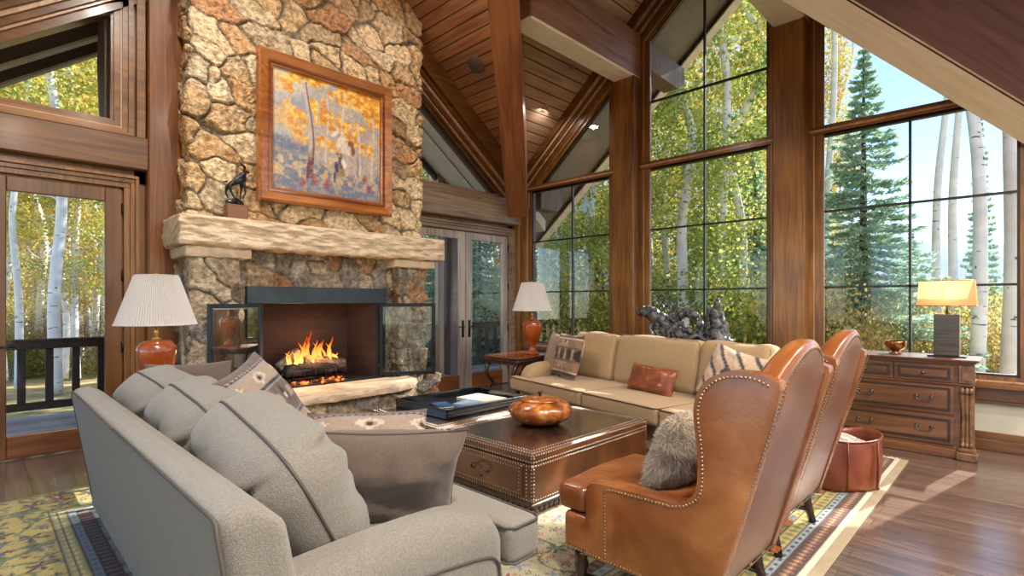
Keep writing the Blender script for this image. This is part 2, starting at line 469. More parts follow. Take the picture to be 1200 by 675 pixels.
m_litwood = wood('lit_underside_wood', srgb(226, 220, 212), srgb(240, 236, 230), 0, rough=.4, coat=.1, rz=R(41.3), dark=srgb(210, 202, 190))  # window light on the beam undersides, painted in as pale wood
m_shadewood = wood('shaded_side_wood', srgb(46, 27, 23), srgb(60, 36, 30), 0, rough=.9, coat=0, spec=.15, rz=R(41.3), knots=False)  # shade on the valley beam sides, painted in as dark wood
def floor_mat():
    t = NT('oak_floor'); tc = t.n('ShaderNodeTexCoord'); mp = t.n('ShaderNodeMapping'); mp.inputs['Rotation'].default_value = (0, 0, R(90))
    t.l(tc.outputs['Object'], mp.inputs['Vector'])
    br = t.n('ShaderNodeTexBrick'); t.l(mp.outputs[0], br.inputs['Vector'])
    br.inputs['Scale'].default_value = 1; br.inputs['Brick Width'].default_value = 1.9; br.inputs['Row Height'].default_value = .15
    br.inputs['Mortar Size'].default_value = .0022; br.inputs['Color1'].default_value = (.75, .72, .7, 1); br.inputs['Color2'].default_value = (1.1, 1.08, 1.05, 1); br.inputs['Mortar'].default_value = (.25, .22, .2, 1)
    br.offset = .37
    v = t.coords((11, .8, 1)); nz = t.n('ShaderNodeTexNoise'); nz.inputs['Scale'].default_value = 1.5; nz.inputs['Detail'].default_value = 7; nz.inputs['Distortion'].default_value = 1.5; t.l(v, nz.inputs['Vector'])
    c = t.ramp(nz.outputs['Fac'], [(.25, srgb(74, 58, 48)), (.5, srgb(104, 84, 72)), (.8, srgb(130, 110, 98))])
    mx = t.n('ShaderNodeMix', data_type='RGBA', blend_type='MULTIPLY'); mx.inputs['Factor'].default_value = 1
    t.l(c, mx.inputs['A']); t.l(br.outputs['Color'], mx.inputs['B']); t.l(mx.outputs['Result'], t.b.inputs['Base Color'])
    t.set('Roughness', .24); t.set('Coat Weight', .6); t.set('Coat Roughness', .18); t.bump(nz.outputs['Fac'], .06, .003)
    return t.m
m_floor = floor_mat()

fl = obj('floor', boxes(((-1.2, -4.7, -.2), (XE + .15, YN + .15, 0)), ch=.0), m_floor, smooth=False)
struct(fl, 'brown oak plank floor of the great room', 'floor')

# ------------------------------------------------------------------ mapping of the two glazed walls
def ME(s, z, d): return (XE - d, s, z)
def MN(s, z, d): return (s, YN - d, z)
def offset(poly, w):
    n = len(poly); out = []
    cx = sum(p[0] for p in poly) / n; cy = sum(p[1] for p in poly) / n
    def ln(i):
        a, b = poly[i], poly[(i + 1) % n]; dx, dy = b[0] - a[0], b[1] - a[1]; L = math.hypot(dx, dy); nx, ny = dy / L, -dx / L
        if (a[0] - cx) * nx + (a[1] - cy) * ny < 0: nx, ny = -nx, -ny
        return (a[0] + nx * w, a[1] + ny * w, dx, dy)
    for i in range(n):
        x1, y1, dx1, dy1 = ln(i - 1); x2, y2, dx2, dy2 = ln(i)
        den = dx1 * dy2 - dy1 * dx2; t = ((x2 - x1) * dy2 - (y2 - y1) * dx2) / den
        out.append((x1 + dx1 * t, y1 + dy1 * t))
    return out
def ring(bm, poly, w0, w1, d0, d1, fn):
    a, b = offset(poly, w0), offset(poly, w1); n = len(poly)
    V = [[bm.verts.new(fn(p[0], p[1], d)) for p in pl] for pl, d in ((a, d0), (b, d0), (b, d1), (a, d1))]
    for i in range(n):
        j = (i + 1) % n
        for k in range(4):
            l = (k + 1) % 4; bm.faces.new([V[k][i], V[k][j], V[l][j], V[l][i]])
    return bm
def bar(bm, p, q, w, d0, d1, fn):
    """bar from p to q in wall plane"""
    dx, dy = q[0] - p[0], q[1] - p[1]; L = math.hypot(dx, dy); nx, ny = -dy / L * w / 2, dx / L * w / 2
    return prism(bm, [(p[0] + nx, p[1] + ny), (q[0] + nx, q[1] + ny), (q[0] - nx, q[1] - ny), (p[0] - nx, p[1] - ny)], fn, d0, d1)

def glazing(name, label, polys, muntins, fn, grain, cas=.11, steps=True, cat='window', sashc=None):
    """window: moulded frame rings round every glazed polygon, black muntins, glass"""
    w = thing(name, label, cat, kind='structure')
    f = B(); s = B(); g = B(); hl = B()
    for p in polys:
        ring(s, p, 0, .022, -.05, .015, fn)
        ring(f, p, .022, cas * .55, -.05, .04, fn)
        ring(hl, p, cas * .55, cas * .66, -.02, .052, fn)
        ring(f, p, cas * .66, cas, -.05, .07, fn)
        vs = [g.verts.new(fn(a, b, -.02)) for a, b in p]; g.faces.new(vs)
    obj('frame', fixn(f), grain, w, smooth=False)
    obj('sash', fixn(s), sashc or m_reveal, w, smooth=False)
    obj('frame_bead', fixn(hl), m_line, w, smooth=False)
    obj('glass', g, m_glass, w, smooth=False)
    if muntins:
        m = B()
        for a, b in muntins: bar(m, a, b, .022, -.035, .005, fn)
        obj('muntin', m, m_muntin, w, smooth=False)
    return w

ZS, ZT0, ZT1 = .72, 3.25, 3.38
# ---- window wall (east)
def rakeE(y, k=.56): return zA(y) - k
# plaster below the windows, and solid infill between windows
bm = B()
box(bm, (XE, -.2, 0), (XE + .15, YN + .15, .6), 0)
struct(obj('wall_east', fixn(bm), m_plaster, smooth=False), 'cream plaster wall below the tall windows', 'wall')
# sill boards and baseboard
bm = B()
box(bm, (XE - .12, -.15, .585), (XE + .02, YN, .635), .01)
box(bm, (XE - .05, -.15, .47), (XE + .0, YN, .585), .006)
box(bm, (XE - .035, -.15, .44), (XE + .0, YN, .47), .004)
struct(obj('trim_1', fixn(bm), m_darkY, smooth=False), 'brown moulded sill board under the tall windows', 'window sill')
bm = B(); box(bm, (XE - .03, -4.5, 0), (XE, YN, .17), .004); box(bm, (XE - .045, -4.5, .0), (XE, YN, .1), .006)
struct(obj('baseboard_east', fixn(bm), m_darkY, smooth=False), 'dark wooden baseboard under the window wall', 'baseboard')

def z_clip(a, b, k):   # pentagon/trapezoid under the rake
    pts = [(a, ZT1), (b, ZT1), (b, rakeE(b, k))]
    if a < YR < b: pts.append((YR, rakeE(YR, k)))
    pts.append((a, rakeE(a, k))); return pts
w1a, w1b = 4.50, 6.04
yt1 = YR + (ZA - .56 - ZT1) / PA
glazing('window_1', 'tall three-light window with a sloping top next to the corner post and double doors',
        [[(w1a, ZS), (w1b, ZS), (w1b, ZT0), (w1a, ZT0)], [(w1a, ZT1), (yt1, ZT1), (w1a, rakeE(w1a))]],
        [((w1a, 1.556), (w1b, 1.556)), ((w1a, 2.41), (w1b, 2.41)), (((w1a + w1b) / 2 - .06, ZS), ((w1a + w1b) / 2 - .06, ZT0))], ME, m_woodZ)
w2a, w2b = 2.25, 3.83
glazing('window_2', 'tall central window with a pointed top between the two brown posts',
        [[(w2a, ZS), (w2b, ZS), (w2b, ZT0), (w2a, ZT0)], z_clip(w2a, w2b, .56)],
        [((w2a, 1.556), (w2b, 1.556)), ((w2a, 2.41), (w2b, 2.41)), ((3.03, ZS), (3.03, ZT0)), ((w2a, 4.22), (w2b, 4.22)), ((3.03, ZT1), (3.03, rakeE(3.03)))], ME, m_woodZ)
w3a, w3b = .07, 1.66
yt3 = YR - (ZA - .56 - ZT1) / PA
glazing('window_3', 'tall window behind the chest with a blue spruce and white trunks outside',
        [[(w3a, ZS), (w3b, ZS), (w3b, ZT0), (w3a, ZT0)], [(yt3, ZT1), (w3b, ZT1), (w3b, rakeE(w3b))]],
        [((w3a, 1.556), (w3b, 1.556)), ((w3a, 2.41), (w3b, 2.41)), ((.86, ZS), (.86, ZT0))], ME, m_woodZ)
# infill boards of the window wall
bm = B()
for a, b in ((6.14, YN + .15), (3.92, 4.40), (1.76, 2.16), (-.2, -.03)):
    top = zA(b if a > YR else a) if (b < 2 or a > 4.2) else zA((a + b) / 2)
    prism(bm, [(a, .6), (b, .6), (b, zA(min(b, YN)) + .02), (a, zA(a) + .02)], ME, -.15, .03)
# rake boards above the glass
for a, b in ((YR, 6.4), (YR, -.2)):
    prism(bm, [(a, zA(a) - .40), (b, zA(b) - .40), (b, zA(b) + .05), (a, zA(a) + .05)], ME, -.15, .03)
for a, b in ((w1a - .1, w1b + .1), (w2a - .1, w2b + .1), (w3a - .1, w3b + .1)):
    box(bm, (XE - .03, a, .62), (XE + .15, b, .64), 0)
struct(obj('wall_east_boards', fixn(bm), m_woodZ, smooth=False), 'brown boards framing the gable of the window wall', 'wall')
for o in list(C.objects):
    if o.name == 'wall_east_boards': o.name = 'trim_2'
# moulded rake casing
bm = B(); b2 = B(); b3 = B()
for s in (1, -1):
    a, b = YR, YR + s * 3.3
    for bb, k0, k1, d in ((bm, .0, .14, .16), (b2, .14, .20, .12), (bm, .20, .27, .10), (b2, .27, .31, .085), (bm, .31, .40, .06)):
        prism(bb, [(a, zA(a) - k1), (b, zA(b) - k1), (b, zA(b) - k0), (a, zA(a) - k0)], ME, .0, d)
struct(obj('trim_3', fixn(bm), m_darkY, smooth=False), 'dark stepped rake moulding over the window wall', 'trim')
struct(obj('trim_4', fixn(b2), m_line, smooth=False), 'pale bead of the rake moulding over the windows', 'trim')
# transom bars
bm = B(); b2 = B()
for a, b in ((4.26, w1b + .08), (2.10, 3.95), (w3a - .08, 1.78)):
    box(bm, (XE - .075, a, ZT0 + .02), (XE, b, ZT1 - .02), .01)
    box(b2, (XE - .085, a, ZT0 + .05), (XE - .02, b, ZT0 + .075), .006)
struct(obj('trim_5', fixn(bm), m_woodY, smooth=False), 'brown transom rails across the tall windows', 'trim')
struct(obj('trim_6', fixn(b2), m_line, smooth=False), 'pale rounded beads along the transom rails', 'trim')
# posts
for k, (a, b, lab) in enumerate(((3.94, 4.28, 'brown square timber post between the first and second tall windows'), (1.77, 2.11, 'brown square timber post between the second and third tall windows'))):
    bm = B(); box(bm, (XE - .25, a, 0), (XE + .1, b, 4.58), .012)
    struct(obj('trim_%d' % (7 + k), fixn(bm), m_woodZ, smooth=False), lab, 'post')
    bm = B(); box(bm, (XE - .05, a - .14, .62), (XE + .0, a, zA(a) - .42 if a > YR else zA(a - .14) - .42), .01); box(bm, (XE - .05, b, .62), (XE + .0, b + .10, zA(b + .1) - .42 if b > YR else zA(b) - .42), .01)
    struct(obj('trim_%d' % (9 + k), fixn(bm), m_woodZ, smooth=False), 'brown flat boards on both sides of ' + ('the first' if k == 0 else 'the second') + ' timber post', 'trim')
    # tie beam from post to valley
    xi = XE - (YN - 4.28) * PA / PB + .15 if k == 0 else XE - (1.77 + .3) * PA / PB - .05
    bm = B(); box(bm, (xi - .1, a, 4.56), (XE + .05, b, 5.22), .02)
    _t = struct(obj('trim_%d' % (11 + k), fixn(bm), [m_tieX, m_litwood], smooth=False), 'deep horizontal tie beam running from ' + ('the first' if k == 0 else 'the second') + ' timber post', 'beam')
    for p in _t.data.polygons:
        if p.normal.z < -.5: p.material_index = 1  # underside faces get the painted window light

# ---- fireplace wall (north)
ZG = 3.20
def rakeN(x, k=.67): return zB(x) - k
gx0, gx1 = 4.30, XR + (ZB - .67 - ZG) / PB
glazing('window_4', 'triangular gable window above the double doors beside the chimney',
        [[(gx0, ZG), (gx1, ZG), (gx0, rakeN(gx0))]], [], MN, m_darkX, cas=.06)
lx1 = .93; lx0 = -.75
glazing('window_5', 'upper window with a sloping top above the glazed door',
        [[(lx0, 3.18), (lx1, 3.18), (lx1, rakeN(lx1)), (lx0, max(3.3, rakeN(lx0)))]], [], MN, m_woodX, cas=.13, sashc=m_woodZ)
# walls, boards
bm = B()
prism(bm, [(-1.0, 2.7), (lx0 - .1, 2.7), (lx0 - .1, 3.75), (-1.0, 3.6)], MN, -.15, .0)
prism(bm, [(-.95, 2.49), (1.2, 2.49), (1.2, 2.6), (-.95, 2.6)], MN, -.15, -.005)
prism(bm, [(1.01, 0), (1.15, 0), (1.15, 2.6), (1.01, 2.6)], MN, -.15, -.005)
prism(bm, [(4.4, 2.49), (6.5, 2.49), (6.5, 2.6), (4.4, 2.6)], MN, -.15, -.005)
prism(bm, [(6.39, 0), (6.5, 0), (6.5, 2.6), (6.39, 2.6)], MN, -.15, -.005)
prism(bm, [(-1.2, 2.58), (1.5, 2.58), (1.5, 3.06), (-1.2, 3.06)], MN, -.15, .0)
prism(bm, [(1.04, 3.05), (1.6, 3.05), (1.6, zB(1.6)), (1.04, zB(1.04))], MN, -.15, .0)
prism(bm, [(1.12, 0), (1.6, 0), (1.6, 3.05), (1.12, 3.05)], MN, -.15, .0)
prism(bm, [(-1.2, 0), (-.95, 0), (-.95, 2.7), (-1.2, 2.7)], MN, -.15, .0)
prism(bm, [(4.1, 2.58), (6.7, 2.58), (6.7, 3.15), (4.1, 3.15)], MN, -.15, .0)
prism(bm, [(6.45, 0), (6.85, 0), (6.85, 3.2), (6.45, 3.2)], MN, -.15, .0)
prism(bm, [(1.5, 0), (4.5, 0), (4.24, 3.1), (4.24, 5.0), (2.8, 6.0), (1.5, 5.0)], MN, -.15, -.02)
for a, b in ((XR, 6.7), (XR, -1.0)):
    prism(bm, [(a, zB(a) - .64), (b, zB(b) - .64), (b, zB(b) + .05), (a, zB(a) + .05)], MN, -.15, .0)
struct(obj('wall_north', fixn(bm), m_woodZ, smooth=False), 'brown boarded wall behind the chimney and around its doors', 'wall')
# rake beam and casings
bm = B(); b2 = B(); b3 = B()
for s in (1, -1):
    a, b = XR, XR + s * 3.85
    prism(bm, [(a, zB(a) - .34), (b, zB(b) - .34), (b, zB(b) + .0), (a, zB(a) + .0)], MN, .0, .26)
    for bb, k0, k1, d in ((b2, .34, .41, .2), (b3, .41, .46, .16), (b2, .46, .53, .13), (b3, .53, .56, .1), (b2, .56, .65, .07)):
        prism(bb, [(a, zB(a) - k1), (b, zB(b) - k1), (b, zB(b) - k0), (a, zB(a) - k0)], MN, .0, d)
struct(obj('trim_13', fixn(bm), m_darkX, smooth=False), 'broad dark rake beam under the ceiling on the fireplace wall', 'beam')
struct(obj('trim_14', fixn(b2), m_darkX, smooth=False), 'stepped dark rake moulding on the fireplace wall', 'trim')
struct(obj('trim_15', fixn(b3), m_line, smooth=False), 'pale beads of the rake moulding on the fireplace wall', 'trim')
# horizontal beams over the doors
bm = B(); box(bm, (4.1, YN - .16, 2.70), (6.66, YN + .02, 3.02), .015)
struct(obj('trim_16', fixn(bm), m_greyX, smooth=False), 'weathered light beam over the double doors', 'beam')
bm = B(); box(bm, (4.1, YN - .12, 3.02), (6.6, YN + .02, 3.08), .01); box(bm, (4.1, YN - .09, 3.08), (6.45, YN + .02, 3.15), .01); box(bm, (4.1, YN - .06, 3.15), (6.35, YN + .02, 3.19), .008)
struct(obj('trim_17', fixn(bm), m_greyX, smooth=False), 'moulded ledge above the light beam over the double doors', 'trim')
bm = B(); box(bm, (-1.0, YN - .12, 2.70), (1.23, YN + .02, 3.03), .015)
struct(obj('trim_18', fixn(bm), m_darkX, smooth=False), 'wide brown beam between the glazed door and the upper window', 'beam')
# tall post left of chimney
bm = B(); box(bm, (1.21, YN - .14, 0), (1.60, YN + .02, zB(1.21) - .05), .015)
struct(obj('trim_19', fixn(bm), wood('post_wood', srgb(98, 56, 22), srgb(136, 82, 34), 2, scale=1.5), smooth=False), 'broad brown timber post left of the stone chimney', 'post')
# casing of upper left window (moulded steps)
bm = B(); b2 = B()
P5 = [(lx0, 3.18), (lx1, 3.18), (lx1, rakeN(lx1)), (lx0, max(3.3, rakeN(lx0)))]
ring(bm, P5, .13, .17, 0, .10, MN); ring(bm, P5, .2, .27, 0, .085, MN)
struct(obj('trim_20', fixn(bm), m_woodX, smooth=False), 'stepped brown casing round the upper sloping window', 'trim')
# casings of doors
def casing(n, lab, x0, x1, z1, mat, d=.06):
    bm = B()
    for k, (w0, w1, dd) in enumerate(((0, .05, d * .7), (.05, .09, d), (.09, .12, d * 1.4))):
        box(bm, (x0 - w1, YN - dd, 0), (x0 - w0, YN, z1 + w0), .002); box(bm, (x1 + w0, YN - dd, 0), (x1 + w1, YN, z1 + w0), .002)
        box(bm, (x0 - w1, YN - dd, z1 + w0), (x1 + w1, YN, z1 + w1), .004)
    return struct(obj(n, fixn(bm), mat, smooth=False), lab, 'trim')
casing('trim_21', 'moulded brown casing round the glazed door', -.93, 1.03, 2.52, m_woodZ)
casing('trim_22', 'moulded taupe casing round the double doors', 4.50, 6.42, 2.52, m_greyX)
bm = B(); box(bm, (6.52, YN - .18, 0), (6.64, YN, 2.72), .01); box(bm, (6.6, YN - .3, 0), (6.7, YN - .1, 3.0), .01)
struct(obj('trim_23', fixn(bm), m_woodZ, smooth=False), 'reddish brown corner boards beside the double doors', 'trim')

# door leaves
m_doorglare = wood('glare_door_wood', srgb(150, 136, 124), srgb(190, 178, 166), 2, rough=.35, knots=False)  # glare on the brown door wood, painted in as taupe
m_doorbrown = wood('door_wood', srgb(90, 54, 24), srgb(120, 76, 36), 2, rough=.3)
m_doorrail = wood('door_rail_wood', srgb(104, 60, 28), srgb(140, 86, 42), 0, rough=.3)
m_iron = plain('dark_iron', srgb(38, 36, 36), .35, metal=.7)
def leaf(parent, x0, x1, z1, zg0, zg1, st, mat, railmat, hand):
    y0, y1 = YN - .03, YN + .02
    d = thing('door_leaf', None, None); d.parent = parent

    bm = B()
    box(bm, (x0, y0, .01), (x0 + st, y1, z1), .006); box(bm, (x1 - st, y0, .01), (x1, y1, z1), .006)
    box(bm, (x0 + st, y0, zg1), (x1 - st, y1, z1), .006)
    obj('stile', fixn(bm), mat, d, smooth=False)
    bm = B(); box(bm, (x0 + st, y0 - .002, .01), (x1 - st, y1, zg0), .006)
    obj('bottom_rail', fixn(bm), railmat, d, smooth=False)
    bm = B(); vs = [bm.verts.new(p) for p in ((x0 + st, YN, zg0), (x1 - st, YN, zg0), (x1 - st, YN, zg1), (x0 + st, YN, zg1))]; bm.faces.new(vs)
    obj('glass', bm, m_glass, d, smooth=False)
    hx = x0 + st / 2 if hand == 'L' else x1 - st / 2; sg = 1 if hand == 'L' else -1
    bm = B(); box(bm, (hx - .022, y0 - .012, .83), (hx + .022, y0, 1.1), .004)
    tube(bm, [(hx, y0 - .01, 1.0), (hx, y0 - .06, 1.0), (hx + sg * .04, y0 - .065, 1.0), (hx + sg * .13, y0 - .06, 1.0)], .009, 8)
    obj('handle', fixn(bm), m_iron, d)
    ex = x1 if hand == 'L' else x0
    for z in (.25, .9, 1.6, 2.25): bm = B(); tube(bm, [(ex, y0 - .012, z), (ex, y0 - .012, z + .11)], .011, 8); obj('hinge', bm, m_iron, d)
d1 = thing('door_1', 'brown glazed door to the deck left of the chimney post', 'door', kind='structure')
leaf(d1, .06, 1.02, 2.5, .21, 2.37, .135, m_doorbrown, m_doorrail, 'L')
leaf(d1, -.92, .05, 2.5, .21, 2.37, .135, m_doorbrown, m_doorrail, 'R')
d2 = thing('door_2', 'pair of glazed wooden doors with glare painted in, to the deck right of the fireplace', 'door', kind='structure')
leaf(d2, 4.52, 5.455, 2.5, .24, 2.38, .125, m_doorglare, m_doorrail, 'R')
leaf(d2, 5.465, 6.40, 2.5, .24, 2.38, .125, m_doorglare, m_doorrail, 'L')

# ---- ceiling: two crossing gables (valleys at 45 degrees)
YS = -4.6; XW = -1.0
def plane_obj(name, polys, mat, lab):
    bm = B()
    for p in polys: bm.faces.new([bm.verts.new(v) for v in p])
    # thickness upward
    r = bmesh.ops.extrude_face_region(bm, geom=bm.faces[:]); 
    for v in r['geom']:
        if isinstance(v, bmesh.types.BMVert): v.co.z += .25
    return struct(obj(name, fixn(bm), mat, smooth=False), lab, 'ceiling')
# valley start/apex : east corners (XE, YN) and (XE, YR-3.35)
YC0 = YR - (YN - YR)                                   # mirrored corner
XV = XR + (ZB - ZA) / PB                               # where ridge A meets slope B
OE = XE + 1.3; ON = YN + 1.2
def cA(x, y): return (x, y, zA(y))
def cB(x, y): return (x, y, zB(x))
VC = XE                                                 # valley passes (XE,YN)
e = .15
plane_obj('ceiling_window_gable_left', [[cA(XE + e, YR), cA(XV, YR), cA(XE, YN), cA(XE + e, YN)]], m_ceilA, 'sloping board ceiling above the first window')
plane_obj('ceiling_window_gable_right', [[cA(XE + e, YR), cA(XE + e, YC0), cA(XE, YC0), cA(XV, YR)]], m_ceilA, 'sloping board ceiling above the third window')
plane_obj('ceiling_fireplace_slope_right', [[cB(XR, YN + e), cB(XE, YN + e), cB(XE, YN), cB(XV, YR), cB(XE, YC0), cB(XE, YS), cB(XR, YS)]], m_ceilB, 'sloping board ceiling between the chimney and the corner')
plane_obj('ceiling_fireplace_slope_left', [[cB(XR, YN + e), cB(XR, YS), cB(XW, YS), cB(XW, YN + e)]], m_ceilB, 'sloping board ceiling left of the chimney')
# valley beams : vertical-sided beams on the diagonals
def valley(name, x0, y0, x1, y1, lab, hw=.165, mat=None, pale=False, dz=.88, st=.45):
    a = Vector((x0, y0)); b = Vector((x1, y1)); d = (b - a).normalized(); n = Vector((-d.y, d.x)) * hw
    def z(p): return zB(p.x)
    bm = B(); V = []
    for p in (a + d * st, b + d * .2):
        zb = z(p) - dz
        V.append([bm.verts.new((p.x + s * n.x, p.y + s * n.y, zz)) for s, zz in ((1, zb), (-1, zb), (-1, zb + 1.0), (1, zb + 1.0))])
    for k in range(4): bm.faces.new([V[0][k], V[0][(k + 1) % 4], V[1][(k + 1) % 4], V[1][k]])
    bm.faces.new(V[0]); bm.faces.new(V[1][::-1]); fixn(bm)
    bmesh.ops.bevel(bm, geom=[x for x in bm.edges], offset=.018, segments=2, affect='EDGES')
    o = struct(obj(name, bm, [mat or m_valley, m_litwood], smooth=False), lab, 'beam')
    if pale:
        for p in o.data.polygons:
            if p.normal.z < -.5: p.material_index = 1  # underside faces get the painted window light
    return o
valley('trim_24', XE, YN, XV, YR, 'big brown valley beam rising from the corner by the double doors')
valley('trim_25', XE, YC0, XV, YR, 'big valley beam crossing in front of the third window', .185, m_shadewood, True, .77, .02)
bm = B(); box(bm, (XV - .25, YR - .15, ZA - .75), (XE - .2, YR + .15, ZA - .1), .02)
struct(obj('trim_26', fixn(bm), m_tieX, smooth=False), 'ridge beam of the window gable', 'beam')

# ---- walls behind the camera, with big openings for daylight
bm = B()
for lo, hi in (((XE, YS, 0), (XE + .15, -.2, .8)), ((XE, YS, 2.5), (XE + .15, -.2, 3.6)), ((XE, -.45, .8), (XE + .15, -.2, 2.5)), ((XE, -2.6, .8), (XE + .15, -2.3, 2.5)), ((XE, YS, .8), (XE + .15, YS + .3, 2.5))):
    box(bm, lo, hi, 0)
struct(obj('wall_east_rear', fixn(bm), m_plaster, smooth=False), 'cream wall of the room beyond the tall windows', 'wall')
bm = B()
for a, b in ((XW - .15, -.6), (2.0, 2.6), (5.2, XE + .15)): prism(bm, [(a, 0), (b, 0), (b, 3.4), (a, 3.4)], lambda s, z, d: (s, YS - d, z), 0, .15)
prism(bm, [(XW - .15, 2.9), (XE + .15, 2.9), (XE + .15, 3.45), (XR, ZB + .2), (XW - .15, 3.45)], lambda s, z, d: (s, YS - d, z), 0, .15)
struct(obj('wall_south', fixn(bm), m_plaster, smooth=False), 'cream wall at the open end of the room', 'wall')
bm = B()
for lo, hi in (((XW - .15, YS, 2.7), (XW, YN + .15, 3.5)), ((XW - .15, 5.6, 0), (XW, YN + .15, 2.7)), ((XW - .15, 2.6, 0), (XW, 3.1, 2.7)), ((XW - .15, -.4, 0), (XW, .1, 2.7)), ((XW - .15, YS, 0), (XW, -3.4, 2.7))):
    box(bm, lo, hi, 0)
struct(obj('wall_west', fixn(bm), m_plaster, smooth=False), 'cream wall at the left of the room', 'wall')

# ---- eaves outside
b4 = B(); bm = B(); b2 = B(); b3 = B()
for s, (a, b) in ((1, (YR, YN + .9)), (-1, (YR, YC0 - .9))):
    za, zb_ = zA(a) - .02, zA(b) - .02
    prism(bm, [(a, za), (b, zb_), (b, zb_ + .2), (a, za + .2)], ME, -.15, -1.5)
    prism(b2, [(a, za - .12), (b, zb_ - .12), (b, zb_ + .25), (a, za + .25)], ME, -1.5, -1.58)
    prism(b3, [(a, za - .135), (b, zb_ - .135), (b, zb_ - .10), (a, za - .10)], ME, -1.42, -1.6)
for s, (a, b) in ((1, (XR, XE + .9)), (-1, (XR, XW - .9))):
    za, zb_ = zB(a) - .02, zB(b) - .02
    prism(b4, [(a, za), (b, zb_), (b, zb_ + .2), (a, za + .2)], MN, -.15, -1.6)
    if s < 0:
        prism(b2, [(a, za - .52), (b, zb_ - .52), (b, zb_ + .25), (a, za + .25)], MN, -1.6, -1.68); prism(b2, [(a, za - .56), (b, zb_ - .56), (b, zb_ - .0), (a, za - .0)], MN, -.8, -.9)
        prism(b3, [(a, za - .55), (b, zb_ - .55), (b, zb_ - .52), (a, za - .52)], MN, -1.58, -1.70); prism(b3, [(a, za - .59), (b, zb_ - .59), (b, zb_ - .56), (a, za - .56)], MN, -.78, -.92)
    else:
        prism(b3, [(a, za - .03), (b, zb_ - .03), (b, zb_ - .0), (a, za - .0)], MN, -.50, -.57); prism(b3, [(a, za - .03), (b, zb_ - .03), (b, zb_ - .0), (a, za - .0)], MN, -1.02, -1.09); prism(b2, [(a, za - .12), (b, zb_ - .12), (b, zb_ + .25), (a, za + .25)], MN, -1.6, -1.68)
struct(obj('roof_eave', fixn(bm), m_soffit, smooth=False), 'grey soffit of the roof overhang outside the windows', 'roof')
struct(obj('roof_fascia', fixn(b2), m_fascia, smooth=False), 'dark fascia boards of the roof overhang outside', 'roof')
struct(obj('roof_soffit', fixn(b4), plain('light_soffit', srgb(208, 198, 186), .8, noise=.05), smooth=False), 'light grey brown soffit above the deck', 'roof')
struct(obj('roof_edge', fixn(b3), plain('pale_edge_strip', srgb(214, 206, 192), .7), smooth=False), 'pale edge strips along the roof overhang outside', 'roof')
bm = B()
for y in (3.9, 1.95): prism(bm, [(-.15, 4.75), (-.15, 5.1), (-1.2, 5.1), (-1.2, 4.85), (-1.0, 4.72)], lambda s, z, d, y=y: (XE - s, y + d, z), 0, .25)
for y in (6.0,): prism(bm, [(-.15, 3.0), (-.15, 3.45), (-.75, 3.45), (-.75, 3.15), (-.6, 3.0)], lambda s, z, d, y=y: (XE - s, y + d, z), 0, .25)
prism(bm, [(-.15, 3.2), (-.15, 4.6), (-.5, 4.6), (-.62, 3.9), (-.5, 3.35), (-.35, 3.2)], lambda s, z, d: (.905 + d, YN - s, z), 0, .25)
struct(obj('roof_bracket', fixn(bm), m_outwood, smooth=False), 'weathered timber brackets under the roof overhang outside', 'roof bracket')
# ================================================================== fireplace
m_stone = vcol('rubble_stone', rough=.85, bump=1.0, bscale=44, noise=.34, nscale=22, dist=.03)
m_sand = vcol('sandstone', rough=.85, bump=.8, bscale=45, noise=.12, nscale=9, dist=.012)
m_steel = plain('blackened_steel', srgb(62, 70, 78), .38, metal=.75, noise=.2, nscale=5)
m_black = plain('black_steel', srgb(26, 26, 28), .45, metal=.4)

